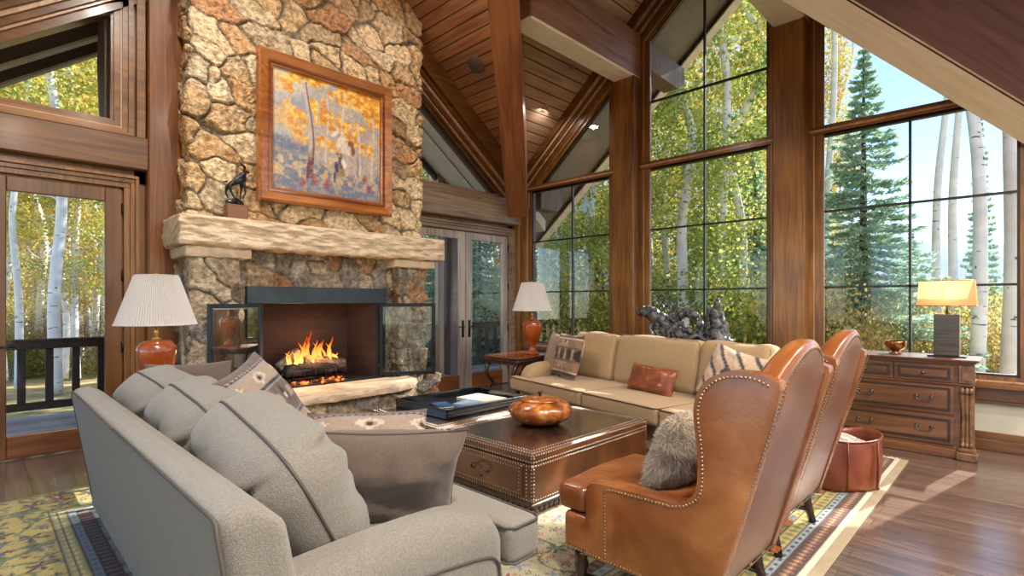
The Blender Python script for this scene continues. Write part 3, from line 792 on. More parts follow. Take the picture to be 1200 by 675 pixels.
PAL = [(230, 198, 152), (218, 184, 138), (206, 174, 132), (236, 210, 168), (200, 166, 122), (212, 170, 124), (204, 184, 154), (226, 200, 162), (204, 156, 114), (196, 168, 136), (238, 214, 176), (220, 180, 130)]
PAL2 = [(188, 166, 140), (206, 184, 154), (150, 134, 118), (168, 150, 128), (138, 128, 120), (176, 150, 120), (128, 112, 98), (160, 118, 88), (184, 164, 138), (146, 138, 132), (174, 128, 92), (196, 176, 150)]
def stone_strip(name, path, z0, z1, parent, pal, sx=.34, sz=.24, seed=0, res=.011, bulge=.045, mortar=.02, outward=1):
    P = [Vector(p) for p in path]; S = [0]
    for a, b in zip(P, P[1:]): S.append(S[-1] + (b - a).length)
    ns = max(3, int(S[-1] / res)); nz = max(3, int((z1 - z0) / res))
    ss = np.linspace(0, S[-1], ns); zz = np.linspace(z0, z1, nz)
    px = np.interp(ss, S, [p.x for p in P]); py = np.interp(ss, S, [p.y for p in P])
    sm = .03
    ax = np.interp(ss + sm, S, [p.x for p in P]) - np.interp(ss - sm, S, [p.x for p in P]); ay = np.interp(ss + sm, S, [p.y for p in P]) - np.interp(ss - sm, S, [p.y for p in P])
    L = np.hypot(ax, ay) + 1e-9; nx, ny = ay / L * outward, -ax / L * outward
    Sg, Zg = np.meshgrid(ss, zz, indexing='ij'); s = Sg.ravel(); z = Zg.ravel()
    r = np.random.RandomState(seed + 5)
    gx = int(S[-1] / sx) + 3; gz = int((z1 - z0) / sz) + 3
    sites = []; 
    for i in range(-1, gx):
        for j in range(-1, gz):
            if r.rand() < .13: continue
            sites.append(((i + .5 + (j % 2) * .5 + (r.rand() - .5) * .8) * sx, z0 + (j + .5 + (r.rand() - .5) * .8) * sz, .75 + .6 * r.rand(), .75 + .6 * r.rand(), r.rand() * PI))
            if r.rand() < .10: sites.append(((i + r.rand()) * sx, z0 + (j + r.rand()) * sz, 1.9, 1.9, 0))
    sites = np.array(sites)
    ws = s + (fbm(s * 9, z * 9, 3, seed) - .5) * .07; wz = z + (fbm(s * 9 + 50, z * 9, 3, seed + 9) - .5) * .07
    f1 = np.full(s.size, 9.); f2 = np.full(s.size, 9.); id1 = np.zeros(s.size, int)
    for k, (a, b, wx, wy, th) in enumerate(sites):
        dx = (ws - a) / sx; dz = (wz - b) / sz; c_, s_ = math.cos(th) * .25, math.sin(th) * .25
        u = dx * (1 + c_) + dz * s_; v = dz * (1 - c_) + dx * s_
        d = (np.abs(u * wx) ** 2.1 + np.abs(v * wy) ** 2.1) ** (1 / 2.1)
        m = d < f1; f2 = np.where(m, f1, np.minimum(f2, d)); id1 = np.where(m, k, id1); f1 = np.where(m, d, f1)
    e = (f2 - f1) * min(sx, sz)
    t = np.clip((e - mortar * .3) / (mortar * 1.8), 0, 1); t = t * t * (3 - 2 * t)
    h1 = hash2(id1, id1 * 7, seed); h2 = hash2(id1, id1 * 3 + 1, seed + 2); h3 = hash2(id1 * 5, id1, seed + 4)
    rough = fbm(s * 12 + h1 * 90, z * 12 + h2 * 70, 4, seed + 3)
    ridg = 1 - np.abs(fbm(s * 7 + h2 * 40, z * 14 + h1 * 30, 3, seed + 6) - .45) * 4
    disp = t * (bulge * (.45 + .8 * h1) + (rough - .4) * bulge * 1.3 + np.clip(ridg, 0, 1) * bulge * .35) + (1 - t) * (fbm(s * 30, z * 30, 2, 1) * .006)
    tilt = ((ws - sites[id1, 0]) * (h2 - .5) + (wz - sites[id1, 1]) * (h3 - .5)) * .35; disp += t * np.clip(tilt, -.03, .03)
    nX = np.repeat(nx, nz); nY = np.repeat(ny, nz)
    co = np.stack([np.repeat(px, nz) + nX * disp, np.repeat(py, nz) + nY * disp, z], -1)
    pl = np.array([lin(c) for c in pal]); base = pl[(h2 * len(pl)).astype(int) % len(pl)]
    base = base * (.82 + .36 * h3)[:, None]
    lich = np.clip((fbm(s * 18, z * 18, 4, seed + 21) - .52) * 7, 0, 1)[:, None] * (h1 > .35)[:, None]
    base = base * (1 - .45 * lich) + lin((120, 84, 58)) * .45 * lich
    pale = np.clip((fbm(s * 10 + 9, z * 10, 4, seed + 31) - .52) * 6, 0, 1)[:, None]
    base = base * (1 - .4 * pale) + lin((226, 212, 184)) * .4 * pale
    mcol = lin((132, 122, 104)); col = base * t[:, None] + mcol * (1 - t)[:, None]
    return gridmesh(name, co, ns, nz, m_stone, parent, cols=col)

fp = thing('fireplace', 'stone fireplace of golden rubble stone with a sandstone mantel and open glass fire doors', 'fireplace', (0, 0, 0))
stone_strip('chimney_breast', [(1.515, 6.42), (1.515, 5.985), (4.28, 5.985), (4.28, 6.42)], 2.1, 5.9, fp, PAL, .33, .25, 3, bulge=.034, mortar=.013)
stone_strip('pillar', [(1.475, 6.42), (1.475, 5.79), (1.90, 5.79), (1.90, 5.98)], 0, 1.96, fp, PAL2, .27, .30, 11, res=.012, bulge=.018, mortar=.013)
stone_strip('pillar', [(3.84, 5.98), (3.84, 5.79), (4.24, 5.79), (4.24, 6.42)], 0, 1.96, fp, PAL2, .25, .28, 17, res=.012, bulge=.018, mortar=.013)
stone_strip('stone_panel', [(1.88, 5.975), (3.86, 5.975)], 1.54, 2.0, fp, PAL2, .26, .30, 23, bulge=.015, mortar=.013)
stone_strip('stone_panel', [(1.88, 5.975), (2.03, 5.975)], .35, 1.58, fp, PAL2, .2, .3, 29, bulge=.015)
stone_strip('stone_panel', [(3.70, 5.975), (3.86, 5.975)], .35, 1.58, fp, PAL2, .2, .3, 31, bulge=.015)
stone_strip('hearth_base', [(1.40, 6.42), (1.40, 5.74), (1.7, 5.44), (2.02, 5.29), (3.4, 5.29), (3.82, 5.46), (4.02, 5.70), (4.40, 5.72), (4.40, 6.42)], 0, .36, fp, PAL2, .36, .22, 37, res=.013, bulge=.03)
stone_strip('hearth_base', [(3.98, 5.80), (3.98, 5.70), (4.38, 5.70), (4.38, 6.4)], .30, .45, fp, PAL2, .3, .2, 41, res=.013, bulge=.02)

def rock(size, c, seed, amp=.02, n=40, r=.03, facing=None):
    def fn(x, y, z, u, v, w):
        a = float(fbm(np.array([x * 9 + 3.1 + z * 4]), np.array([z * 22 + y * 9 + seed]), 3, seed)[0]) - .45
        b = float(fbm(np.array([x * 26 + 1]), np.array([z * 26 + y * 20]), 2, seed + 1)[0]) - .4
        k = amp * (a * 2.2 + b * .9)
        top = 1 if w < .95 else .15
        return (x + k * .6 * (abs(u) > .97), y + k * (v < -.5) * top, z + k * (.9 if w < -.8 else .12) * (1 if w < .9 else .3))
    return rbox(size, r, n, fn, 2, c)
def sandcol(co):
    n = fbm(co[:, 0] * 5, co[:, 2] * 16 + co[:, 1] * 6, 4, 8); m = fbm(co[:, 0] * 14, co[:, 2] * 14, 3, 18)
    a, b, c = lin((224, 204, 178)), lin((202, 174, 144)), lin((180, 164, 150))
    col = a * (1 - n[:, None]) + b * n[:, None]; k = np.clip((m - .5) * 5, 0, 1)[:, None] * .6
    return col * (1 - k) + c * k
mt = obj('mantel', rock((3.13, .82, .29), (2.897, 6.04, 2.085), 3, .028, 90), m_sand, fp); setcol(mt, sandcol)
for x0, x1, y in ((1.40, 2.00, 5.70), (3.72, 4.34, 5.70)):
    o = obj('corbel', rock((x1 - x0, .74, .105), ((x0 + x1) / 2, y + .37, 1.885), 9 + int(x0), .014, 26, .02), m_sand, fp); setcol(o, sandcol)
# hearth slab
poly = [(1.55, 5.86), (1.60, 5.62), (1.78, 5.33), (2.0, 5.2), (2.5, 5.17), (3.0, 5.18), (3.42, 5.2), (3.74, 5.32), (3.92, 5.52), (3.98, 5.86)]
def slab(poly, z0, z1, parent, seed):
    # dense outline with chipped edge
    out = []; n = len(poly)
    for i in range(n):
        a, b = Vector(poly[i]), Vector(poly[(i + 1) % n]); m = max(1, int((b - a).length / .025))
        for k in range(m): out.append(a + (b - a) * k / m)
    cx, cy = 2.8, 5.7; bm = B(); rings = []
    for j, (z, ins) in enumerate(((z0, .02), (z0 + .01, .0), ((z0 + z1) / 2, -.01), (z1 - .012, .0), (z1, .018), (z1, .10), (z1, .3))):
        rg = []
        for i, p in enumerate(out):
            d = Vector((cx, cy)) - p; L = d.length; d.normalize()
            k = (float(fbm(np.array([p.x * 14 + seed]), np.array([p.y * 14 + j * 2.3]), 3, seed)[0]) - .45) * .06 * (1 if j < 5 else 0)
            q = p + d * min(ins + k, L); rg.append(bm.verts.new((q.x, q.y, z + (k * .12 if j < 4 else 0))))
        rings.append(rg)
    for a, b in zip(rings, rings[1:]):
        for k in range(len(a)): bm.faces.new([a[k], a[(k + 1) % len(a)], b[(k + 1) % len(a)], b[k]])
    bm.faces.new(rings[0][::-1]); bm.faces.new(rings[-1]); fixn(bm)
    o = obj('hearth_slab', bm, m_sand, parent, smooth='auto'); setcol(o, sandcol)
slab(poly, .345, .43, fp, 4)
# steel lintel and surround
bm = boxes(((2.017, 5.90, 1.375), (3.713, 5.97, 1.56)), ch=.004)
obj('lintel', bm, m_steel, fp, smooth=False)
bm = boxes(((2.10, 5.90, .43), (2.18, 5.97, 1.375)), ((3.58, 5.90, .43), (3.70, 5.97, 1.375)), ((2.10, 5.88, .43), (3.70, 5.97, .45)), ((2.02, 5.93, .43), (2.10, 5.98, 1.375)), ch=.003)
obj('steel_surround', bm, m_steel, fp, smooth=False)
# firebox
def firebrick():
    t = NT('sooty_firebrick'); br = t.n('ShaderNodeTexBrick'); tc = t.n('ShaderNodeTexCoord'); sp = t.n('ShaderNodeSeparateXYZ'); t.l(tc.outputs['Object'], sp.inputs[0])
    ad = t.n('ShaderNodeMath', operation='ADD'); t.l(sp.outputs[0], ad.inputs[0]); t.l(sp.outputs[1], ad.inputs[1])
    cb = t.n('ShaderNodeCombineXYZ'); t.l(ad.outputs[0], cb.inputs[0]); t.l(sp.outputs[2], cb.inputs[1]); t.l(cb.outputs[0], br.inputs['Vector'])
    br.inputs['Scale'].default_value = 1; br.inputs['Brick Width'].default_value = .23; br.inputs['Row Height'].default_value = .07; br.inputs['Mortar Size'].default_value = .004
    br.inputs['Color1'].default_value = srgb(60, 36, 28); br.inputs['Color2'].default_value = srgb(44, 28, 24); br.inputs['Mortar'].default_value = srgb(38, 28, 24)
    t.l(br.outputs['Color'], t.b.inputs['Base Color']); t.set('Roughness', .85); t.bump(br.outputs['Fac'], -.4, .01); return t.m
bm = B()
fx0, fx1, fy0, fy1, fz0, fz1 = 2.18, 3.58, 5.93, 6.38, .44, 1.375
V = lambda *p: bm.verts.new(p)
a = [V(fx0, fy0, fz0), V(fx1, fy0, fz0), V(fx1, fy0, fz1), V(fx0, fy0, fz1)]; b_ = [V(fx0 + .17, fy1, fz0), V(fx1 - .17, fy1, fz0), V(fx1 - .17, fy1 - .05, fz1), V(fx0 + .17, fy1 - .05, fz1)]
for k in range(4): bm.faces.new([a[k], a[(k + 1) % 4], b_[(k + 1) % 4], b_[k]])
bm.faces.new(b_)
obj('firebox', bm, firebrick(), fp, smooth=False)
# glass doors
m_fglass = glassmat('fire_door_glass', tint=(.86, .93, .93, 1), base=.05, gain=.8)
for hx, hy, ex, ey in ((2.165, 5.885, 1.552, 5.56), (3.60, 5.885, 4.20, 5.51)):
    d = Vector((ex - hx, ey - hy)); L = d.length; ang = math.atan2(d.y, d.x)
    e = thing('fire_door', None, None, (hx, hy, .455), ang); e.parent = fp
    hh = .92; w = .045
    bm = boxes(((0, -.015, 0), (w, .015, hh)), ((L - w, -.015, 0), (L, .015, hh)), ((w, -.015, 0), (L - w, .015, w)), ((w, -.015, hh - w), (L - w, .015, hh)), ch=.003)
    obj('door_frame', bm, m_steel if ex < 2 else m_black, e, smooth=False)
    bm = B(); bm.faces.new([bm.verts.new(p) for p in ((w, 0, w), (L - w, 0, w), (L - w, 0, hh - w), (w, 0, hh - w))]); obj('glass', bm, m_fglass, e, smooth=False)
    s = 1 if ex < 2 else -1
    bm = B(); tube(bm, [(L - .02, s * .015, .22), (L - .02, s * .05, .24), (L - .02, s * .05, .46), (L - .02, s * .015, .48)], .007, 8); obj('handle', bm, m_iron, e)
    for z in (.08, .78): bm = B(); tube(bm, [(0, 0, z), (0, 0, z + .07)], .014, 8); obj('hinge', bm, m_iron, e)

# logs, grate, embers, flames
m_bark = vcol('charred_bark', rough=.95, bump=1, bscale=50, noise=.35, nscale=20, dist=.02)
def log(p, q, r, lab, c0, c1, seed):
    p = Vector(p); q = Vector(q); c = (p + q) / 2; L = (q - p).length; n = 40; m = 26
    s = np.linspace(-L / 2, L / 2, n); a = np.linspace(0, 2 * PI, m, endpoint=False); S, A = np.meshgrid(s, a, indexing='ij')
    rr = r * (1 + .22 * (fbm(S * 8 + seed, np.cos(A) * 2 + seed, 3, seed) - .45) + .1 * (fbm(S * 30, A * 5, 2, seed) - .4)) * (1 - .35 * np.clip(np.abs(S) / (L / 2) - .93, 0, 1) / .07)
    co = np.stack([S, rr * np.cos(A), rr * np.sin(A)], -1)
    k = fbm(S * 9 + seed, np.sin(A) * 2, 4, seed + 3).reshape(-1, 1); k = np.clip((k - .4) * 4, 0, 1)
    col = lin(c0) * (1 - k) + lin(c1) * k
    o = gridmesh('log', co.reshape(-1, 3), n, m, m_bark, None, closed_v=True, cols=col)
    bm = B(); bm.from_mesh(o.data)
    be = [e for e in bm.edges if e.is_boundary]; bmesh.ops.holes_fill(bm, edges=be, sides=0); bm.to_mesh(o.data); bm.free()
    o.location = c; d = (q - p).normalized(); o.rotation_euler = d.to_track_quat('X', 'Z').to_euler()
    tag(o, lab, 'log', 'logs on the grate')
log((2.46, 6.03, .60), (3.10, 6.06, .60), .075, 'charred black log lying along the front of the fire', (40, 36, 36), (78, 74, 74), 1)
log((2.72, 6.12, .70), (3.22, 6.05, .63), .07, 'grey brown log on the right of the fire', (92, 78, 66), (140, 122, 104), 2)
log((2.42, 6.1, .63), (2.70, 6.2, .80), .06, 'ashy pale log tilted up at the left of the fire', (110, 104, 98), (160, 152, 144), 3)
log((2.62, 6.18, .60), (3.14, 6.22, .66), .07, 'brown log at the back behind the flames', (70, 52, 40), (110, 84, 64), 4)
gr = thing('fire_grate', 'black iron grate holding the burning logs', 'grate', (2.80, 6.12, .45))
bm = B()
for i in range(7): bm = B(); x = -.39 + i * .13; tube(bm, [(x, -.16, .14), (x, -.15, .07), (x, .12, .07), (x, .14, .15)], .009, 8); obj('bar', bm, m_black, gr)
bm = B()
for y in (-.13, .1): bm = B(); tube(bm, [(-.44, y, .055), (.44, y, .055)], .009, 8); obj('rail', bm, m_black, gr)
for sx in (-.36, .36):
    for y in (-.13, .1): bm = B(); tube(bm, [(sx, y, .06), (sx, y, 0)], .01, 8); obj('leg', bm, m_black, gr)
bm = B(); r = random.Random(3)
for i in range(70):
    x = r.uniform(-.42, .42); y = r.uniform(-.19, .1); s = r.uniform(.012, .028); z = .45 + s * .5
    mtx = Matrix.Translation((2.8 + x, 6.06 + y, z)) @ Matrix.Rotation(r.uniform(0, 3), 4, (r.random(), r.random(), r.random() + .1)) @ Matrix.Diagonal((s * 1.6, s, s * .8, 1))
    bmesh.ops.create_icosphere(bm, subdivisions=1, radius=1, matrix=mtx)
o = obj('embers', bm, [plain('ash_chunks', srgb(104, 76, 58), .95, noise=.5, nscale=30), emis('glowing_ember', srgb(255, 96, 24), 2.5)], None, smooth=False)
for p in o.data.polygons:
    if (p.index // 20) % 4 == 0: p.material_index = 1
tag(o, 'ash and glowing embers under the fire grate', 'embers', kind='stuff')
def flame_mat():
    t = NT('flame'); t.t.nodes.remove(t.b)
    tc = t.n('ShaderNodeTexCoord'); sp = t.n('ShaderNodeSeparateXYZ'); t.l(tc.outputs['Object'], sp.inputs[0])
    dv = t.n('ShaderNodeMath', operation='DIVIDE'); t.l(sp.outputs[2], dv.inputs[0]); dv.inputs[1].default_value = .5
    v = t.coords((1, 1, .45)); nz = t.n('ShaderNodeTexNoise'); nz.inputs['Scale'].default_value = 22; nz.inputs['Detail'].default_value = 3; t.l(v, nz.inputs['Vector'])
    ad = t.n('ShaderNodeMath', operation='MULTIPLY_ADD'); t.l(nz.outputs['Fac'], ad.inputs[0]); ad.inputs[1].default_value = .6; t.l(dv.outputs[0], ad.inputs[2])
    em = t.n('ShaderNodeEmission'); em.inputs['Strength'].default_value = 2.3
    t.l(t.ramp(ad.outputs[0], [(.25, srgb(255, 220, 150)), (.55, srgb(255, 172, 76)), (.9, srgb(246, 118, 34)), (1.25, srgb(200, 60, 10))]), em.inputs['Color'])
    tr = t.n('ShaderNodeBsdfTransparent'); lw = t.n('ShaderNodeLayerWeight'); lw.inputs['Blend'].default_value = .45
    fa = t.n('ShaderNodeMath', operation='MULTIPLY_ADD'); t.l(lw.outputs['Facing'], fa.inputs[0]); fa.inputs[1].default_value = .9; fa.inputs[2].default_value = .02
    f2 = t.n('ShaderNodeMath', operation='MULTIPLY_ADD', use_clamp=True); t.l(ad.outputs[0], f2.inputs[0]); f2.inputs[1].default_value = .30; t.l(fa.outputs[0], f2.inputs[2])
    mx = t.n('ShaderNodeMixShader'); t.l(f2.outputs[0], mx.inputs[0]); t.l(em.outputs[0], mx.inputs[1]); t.l(tr.outputs[0], mx.inputs[2]); t.l(mx.outputs[0], t.out.inputs['Surface']); return t.m
bm = B(); r = random.Random(12)
for i in range(26):
    u = i / 25; x0 = -.33 + .66 * u + r.uniform(-.02, .02); env = [.26, .30, .24, .36, .50, .40, .34, .46, .40, .22][min(9, int(u * 10))]
    hgt = env * r.uniform(.72, 1.05); rad = r.uniform(.028, .05); y0 = r.uniform(-.07, .07); ph = r.uniform(0, 6); pts = []; rr = []
    for k in range(15):
        t = k / 14; w = .035 * t
        pts.append((x0 + w * math.sin(ph + t * 7) + (.02 * t), y0 + w * math.cos(ph * 1.7 + t * 5), t * hgt)); rr.append(rad * (math.sin(PI * (t * .86 + .12)) ** .9) * (1 - .55 * t) + .001)
    tube(bm, pts, rr, 10, flat=.6)
fo = obj('flames', bm, flame_mat(), None, loc=(2.80, 6.10, .62)); fo.scale = (.9, .9, .86); tag(fo, 'orange flames rising from the logs in the fireplace', 'fire', kind='stuff')

# ================================================================== painting
pt = thing('painting', 'framed autumn painting of orange aspens, a white horse and a seated rider on the chimney', 'painting', (2.907, 5.80, 3.288))
PWx, PHz = 1.626, 1.624
m_frame = wood('picture_frame_wood', srgb(140, 78, 30), srgb(190, 120, 56), 0, rough=.28, coat=.4, knots=False)
m_frame2 = wood('picture_frame_dark', srgb(96, 50, 22), srgb(130, 74, 36), 0, rough=.28, coat=.4, knots=False)
def pring(w0, w1, d0, d1, e0=None, mat=None, nm='picture_frame'):
    # rectangular ring; inner/outer insets with sloping face depths d0 (outer) d1 (inner)
    bm = B()
    def rect(w): return [(-PWx / 2 + w, -PHz / 2 + w), (PWx / 2 - w, -PHz / 2 + w), (PWx / 2 - w, PHz / 2 - w), (-PWx / 2 + w, PHz / 2 - w)]
    L = [(rect(w0), .06), (rect(w0), -d0), (rect(w1), -d1), (rect(w1), .06)]
    VV = [[bm.verts.new((p[0], y, p[1])) for p in r_] for r_, y in L]
    for i in range(4):
        for k in range(3): bm.faces.new([VV[k][i], VV[k][(i + 1) % 4], VV[k + 1][(i + 1) % 4], VV[k + 1][i]])
    obj(nm, fixn(bm), mat or m_frame, pt, smooth=False)
pring(0, .018, .02, .035, mat=m_frame); pring(.018, .105, .045, .012, mat=m_frame, nm='picture_frame'); pring(.105, .13, .02, .02, mat=m_frame2, nm='inner_moulding'); pring(.13, .155, .01, .004, mat=m_frame, nm='inner_moulding')
def paint(U, V):
    """U,V in 0..1, V up; autumn aspens, mountain, horse and seated figure as brush blobs"""
    u, v = U, V; n = fbm(u * 9, v * 9, 4, 2); n2 = fbm(u * 26, v * 30, 3, 5); st = fbm(u * 60, v * 16, 2, 8)
    col = np.ones((u.size, 3)) * lin((176, 178, 180))
    def mixc(c, k): nonlocal col; k = np.clip(k, 0, 1)[:, None]; col = col * (1 - k) + lin(c) * k
    ss = lambda a, b, x: np.clip((x - a) / (b - a), 0, 1) ** 2 * (3 - 2 * np.clip((x - a) / (b - a), 0, 1))
    # sky to valley on left
    mixc((200, 196, 184), ss(.75, .9, v) ); mixc((150, 156, 172), ss(.12, 0, np.abs(v - (.62 + u * .35)) - .04) * (u < .35))
    mixc((196, 172, 140), ss(.05, 0, np.abs(v - .55 - .1 * n) - .05) * (u < .4)); mixc((128, 138, 162), ss(.48, .40, v) * (u < .42)); mixc((112, 124, 150), ss(.46, .36, v + .1 * (n - .5)) * (u < .36) * ss(.02, .1, v - .1))
    # forest backdrop
    k = ss(.26, .36, u + .08 * (n - .5)); mixc((172, 166, 164), k); mixc((206, 180, 140), k * ss(.5, .6, n2))
    # orange foliage
    fol = ss(.43, .49, n + .18 * (v - .45) + .10 * (u - .5)) * ss(.38, .5, v + .05 * n2) * ss(.02, .3, u + .25 * (v - .5)); mixc((234, 174, 66), fol); mixc((246, 206, 118), fol * ss(.50, .62, n2)); mixc((210, 140, 56), fol * ss(.46, .34, n2))
    # ground
    g = ss(.30, .22, v + .06 * (n - .5) - .06 * (u < .3)); mixc((180, 168, 154), g); mixc((206, 160, 84), g * ss(.5, .56, st + .3 * (n - .5))); mixc((122, 128, 148), g * ss(.5, .42, n2)); mixc((186, 168, 150), g * ss(.55, .62, n))
    mixc((116, 122, 146), ss(.13, .05, v) * .6); mixc((214, 178, 104), ss(.58, .68, n2) * ss(.34, .2, v) * ss(.5, .1, u))
    # background trunks
    for x, w, y0, y1, c in ((.47, .008, .3, .95, (196, 190, 190)), (.55, .01, .28, .9, (180, 172, 176)), (.62, .008, .3, .95, (204, 196, 190)), (.70, .009, .28, .9, (188, 178, 178)), (.78, .011, .22, .7, (206, 196, 190)), (.86, .009, .22, .75, (180, 168, 170)), (.92, .012, .2, .8, (200, 190, 186)), (.40, .007, .3, .9, (176, 170, 180))):
        mixc(c, ss(w * 1.6, w * .6, np.abs(u - x - .012 * np.sin(v * 9 + x * 30))) * (v > y0) * (v < y1) * ss(.36, .46, n2 + .1))
    # main trunk
    xt = .30 + .035 * np.sin(v * 5 - .6) + (.25 - v) * .1 * (v < .25); wt = .018 + .018 * (1 - v) ** 2
    kk = ss(1.15, .85, np.abs(u - xt) / wt) * (v > .13) * (v < .94); mixc((196, 182, 172), kk); mixc((118, 88, 104), kk * ss(0, .6, (u - xt) / wt)); mixc((112, 70, 84), kk * ss(.42, .25, v))
    def blob(cx, cy, rx, ry, c, a=0, soft=.35):
        dx = u - cx; dy = v - cy; ca, sa = math.cos(a), math.sin(a); x = dx * ca + dy * sa; y = -dx * sa + dy * ca
        d = np.sqrt((x / rx) ** 2 + (y / ry) ** 2) + (n2 - .5) * .3; mixc(c, ss(1 + soft * .4, 1 - soft, d))
    # horse : rump to right, neck up-left
    blob(.68, .45, .085, .062, (214, 204, 190)); blob(.60, .50, .035, .075, (220, 212, 200), -.5); blob(.545, .56, .018, .05, (226, 220, 210), -.9); blob(.73, .42, .045, .07, (188, 170, 160)); blob(.575, .61, .008, .02, (220, 212, 200), .3)
    blob(.66, .30, .013, .10, (196, 186, 178)); blob(.69, .30, .011, .10, (176, 160, 158)); blob(.74, .30, .014, .11, (190, 176, 168)); blob(.77, .31, .012, .10, (160, 140, 140)); blob(.70, .50, .035, .03, (150, 84, 60)); blob(.72, .44, .02, .05, (124, 84, 70))
    # seated figure
    blob(.60, .23, .045, .055, (150, 124, 96)); blob(.60, .315, .032, .06, (84, 84, 110)); blob(.63, .31, .022, .045, (232, 226, 214), .3); blob(.585, .385, .03, .011, (70, 56, 60)); blob(.585, .375, .014, .018, (190, 140, 110)); blob(.56, .27, .02, .06, (70, 74, 104)); blob(.55, .33, .03, .018, (214, 196, 176), .3); blob(.545, .18, .016, .05, (66, 66, 92))
    # bushes at front
    for x, y in ((.36, .12), (.84, .2), (.88, .12), (.26, .08), (.47, .10)): blob(x, y, .03, .05, (150, 82, 92), soft=.9)
    qi = np.floor(u * 70 + n * 5); qj = np.floor(v * 46 + n2 * 3); hs = hash2(qi, qj, 3); h4 = hash2(qi, qj, 7)
    col = col * (1 - .16 * (h4 > .8)[:, None]) + lin((232, 206, 150)) * (.16 * (h4 > .8))[:, None]; col *= (.80 + .26 * hs + .10 * n2)[:, None]
    return col
n_ = 230; g = np.linspace(0, 1, n_); U, V_ = np.meshgrid(g, g, indexing='ij'); w_ = PWx - .30; h_ = PHz - .30
gridmesh('canvas', np.stack([(U - .5) * w_, np.full_like(U, .02), (V_ - .5) * h_], -1), n_, n_, vcol('painted_canvas', rough=.45, bump=.25, bscale=90, noise=.06, nscale=60, dist=.002), pt, cols=paint(U.ravel(), V_.ravel()), smooth=False)

# ================================================================== ram statuette on the mantel
def skin(name, verts, edges, radii, mat, parent=None, sub=2, loc=None, rz=0):
    me = bpy.data.meshes.new(name); me.from_pydata(verts, edges, []); o = bpy.data.objects.new(name, me); C.objects.link(o)
    m = o.modifiers.new('Skin', 'SKIN'); m.use_smooth_shade = True
    for i, r_ in enumerate(radii): me.skin_vertices[0].data[i].radius = (r_, r_)
    me.skin_vertices[0].data[0].use_root = True
    s = o.modifiers.new('Sub', 'SUBSURF'); s.levels = s.render_levels = sub
    me.materials.append(mat)
    if parent is not None: o.parent = parent
    if loc: o.location = loc
    o.rotation_euler = (0, 0, rz); return o
m_bronze = plain('dark_bronze', srgb(52, 54, 58), .28, metal=.85, noise=.3, nscale=12)
rs = thing('ram_statuette', 'dark bronze mountain goat statuette on a brown wooden block on the mantel', 'statuette', (1.875, 5.80, 2.235), 0)
rs.scale = (1.15,) * 3
obj('block', boxes(((-.085, -.06, 0), (.085, .06, .13)), ch=.004), wood('block_wood', srgb(110, 64, 40), srgb(140, 90, 60), 0, knots=False), rs, smooth=False)
bm = B()
for k, (x, y, z, s) in enumerate(((-.03, 0, .15, .06), (.03, .01, .155, .05), (.0, 0, .165, .05), (-.06, 0, .14, .035))):
    bmesh.ops.create_icosphere(bm, subdivisions=2, radius=1, matrix=Matrix.Translation((x, y, z)) @ Matrix.Rotation(k, 4, (1, .4, .2)) @ Matrix.Diagonal((s, s * .7, s * .55, 1)))
obj('rock', bm, m_bronze, rs, smooth=False)
vs = [(-.05, 0, .33), (0, 0, .345), (.05, 0, .375), (.07, 0, .42), (.08, 0, .45), (.115, 0, .437),        # rump, back, chest, neck, head, muzzle
      (-.06, .025, .29), (-.075, .025, .24), (-.055, .025, .19), (-.06, -.025, .29), (-.045, -.025, .24), (-.02, -.025, .19),
      (.055, .022, .31), (.05, .022, .25), (.045, .022, .19), (.065, -.022, .31), (.075, -.022, .25), (.05, -.022, .19)]
ed = [(0, 1), (1, 2), (2, 3), (3, 4), (4, 5), (0, 6), (6, 7), (7, 8), (0, 9), (9, 10), (10, 11), (2, 12), (12, 13), (13, 14), (2, 15), (15, 16), (16, 17)]
skin('goat_body', vs, ed, [.034, .032, .036, .024, .019, .010, .020, .009, .008, .020, .009, .008, .015, .008, .007, .015, .008, .007], m_bronze, rs)
for s in (-1, 1):
    bm = B(); tube(bm, [(.078, s * .008, .465), (.07, s * .014, .49), (.045, s * .022, .50), (.025, s * .026, .485)], [.008, .007, .005, .002], 8)
    obj('horn', bm, m_bronze, rs); bm = B(); tube(bm, [(.07, s * .014, .455), (.055, s * .03, .458)], [.006, .002], 6); obj('ear', bm, m_bronze, rs)
bm = B(); tube(bm, [(-.07, 0, .335), (-.1, 0, .32)], [.008, .003], 6); obj('tail', bm, m_bronze, rs)
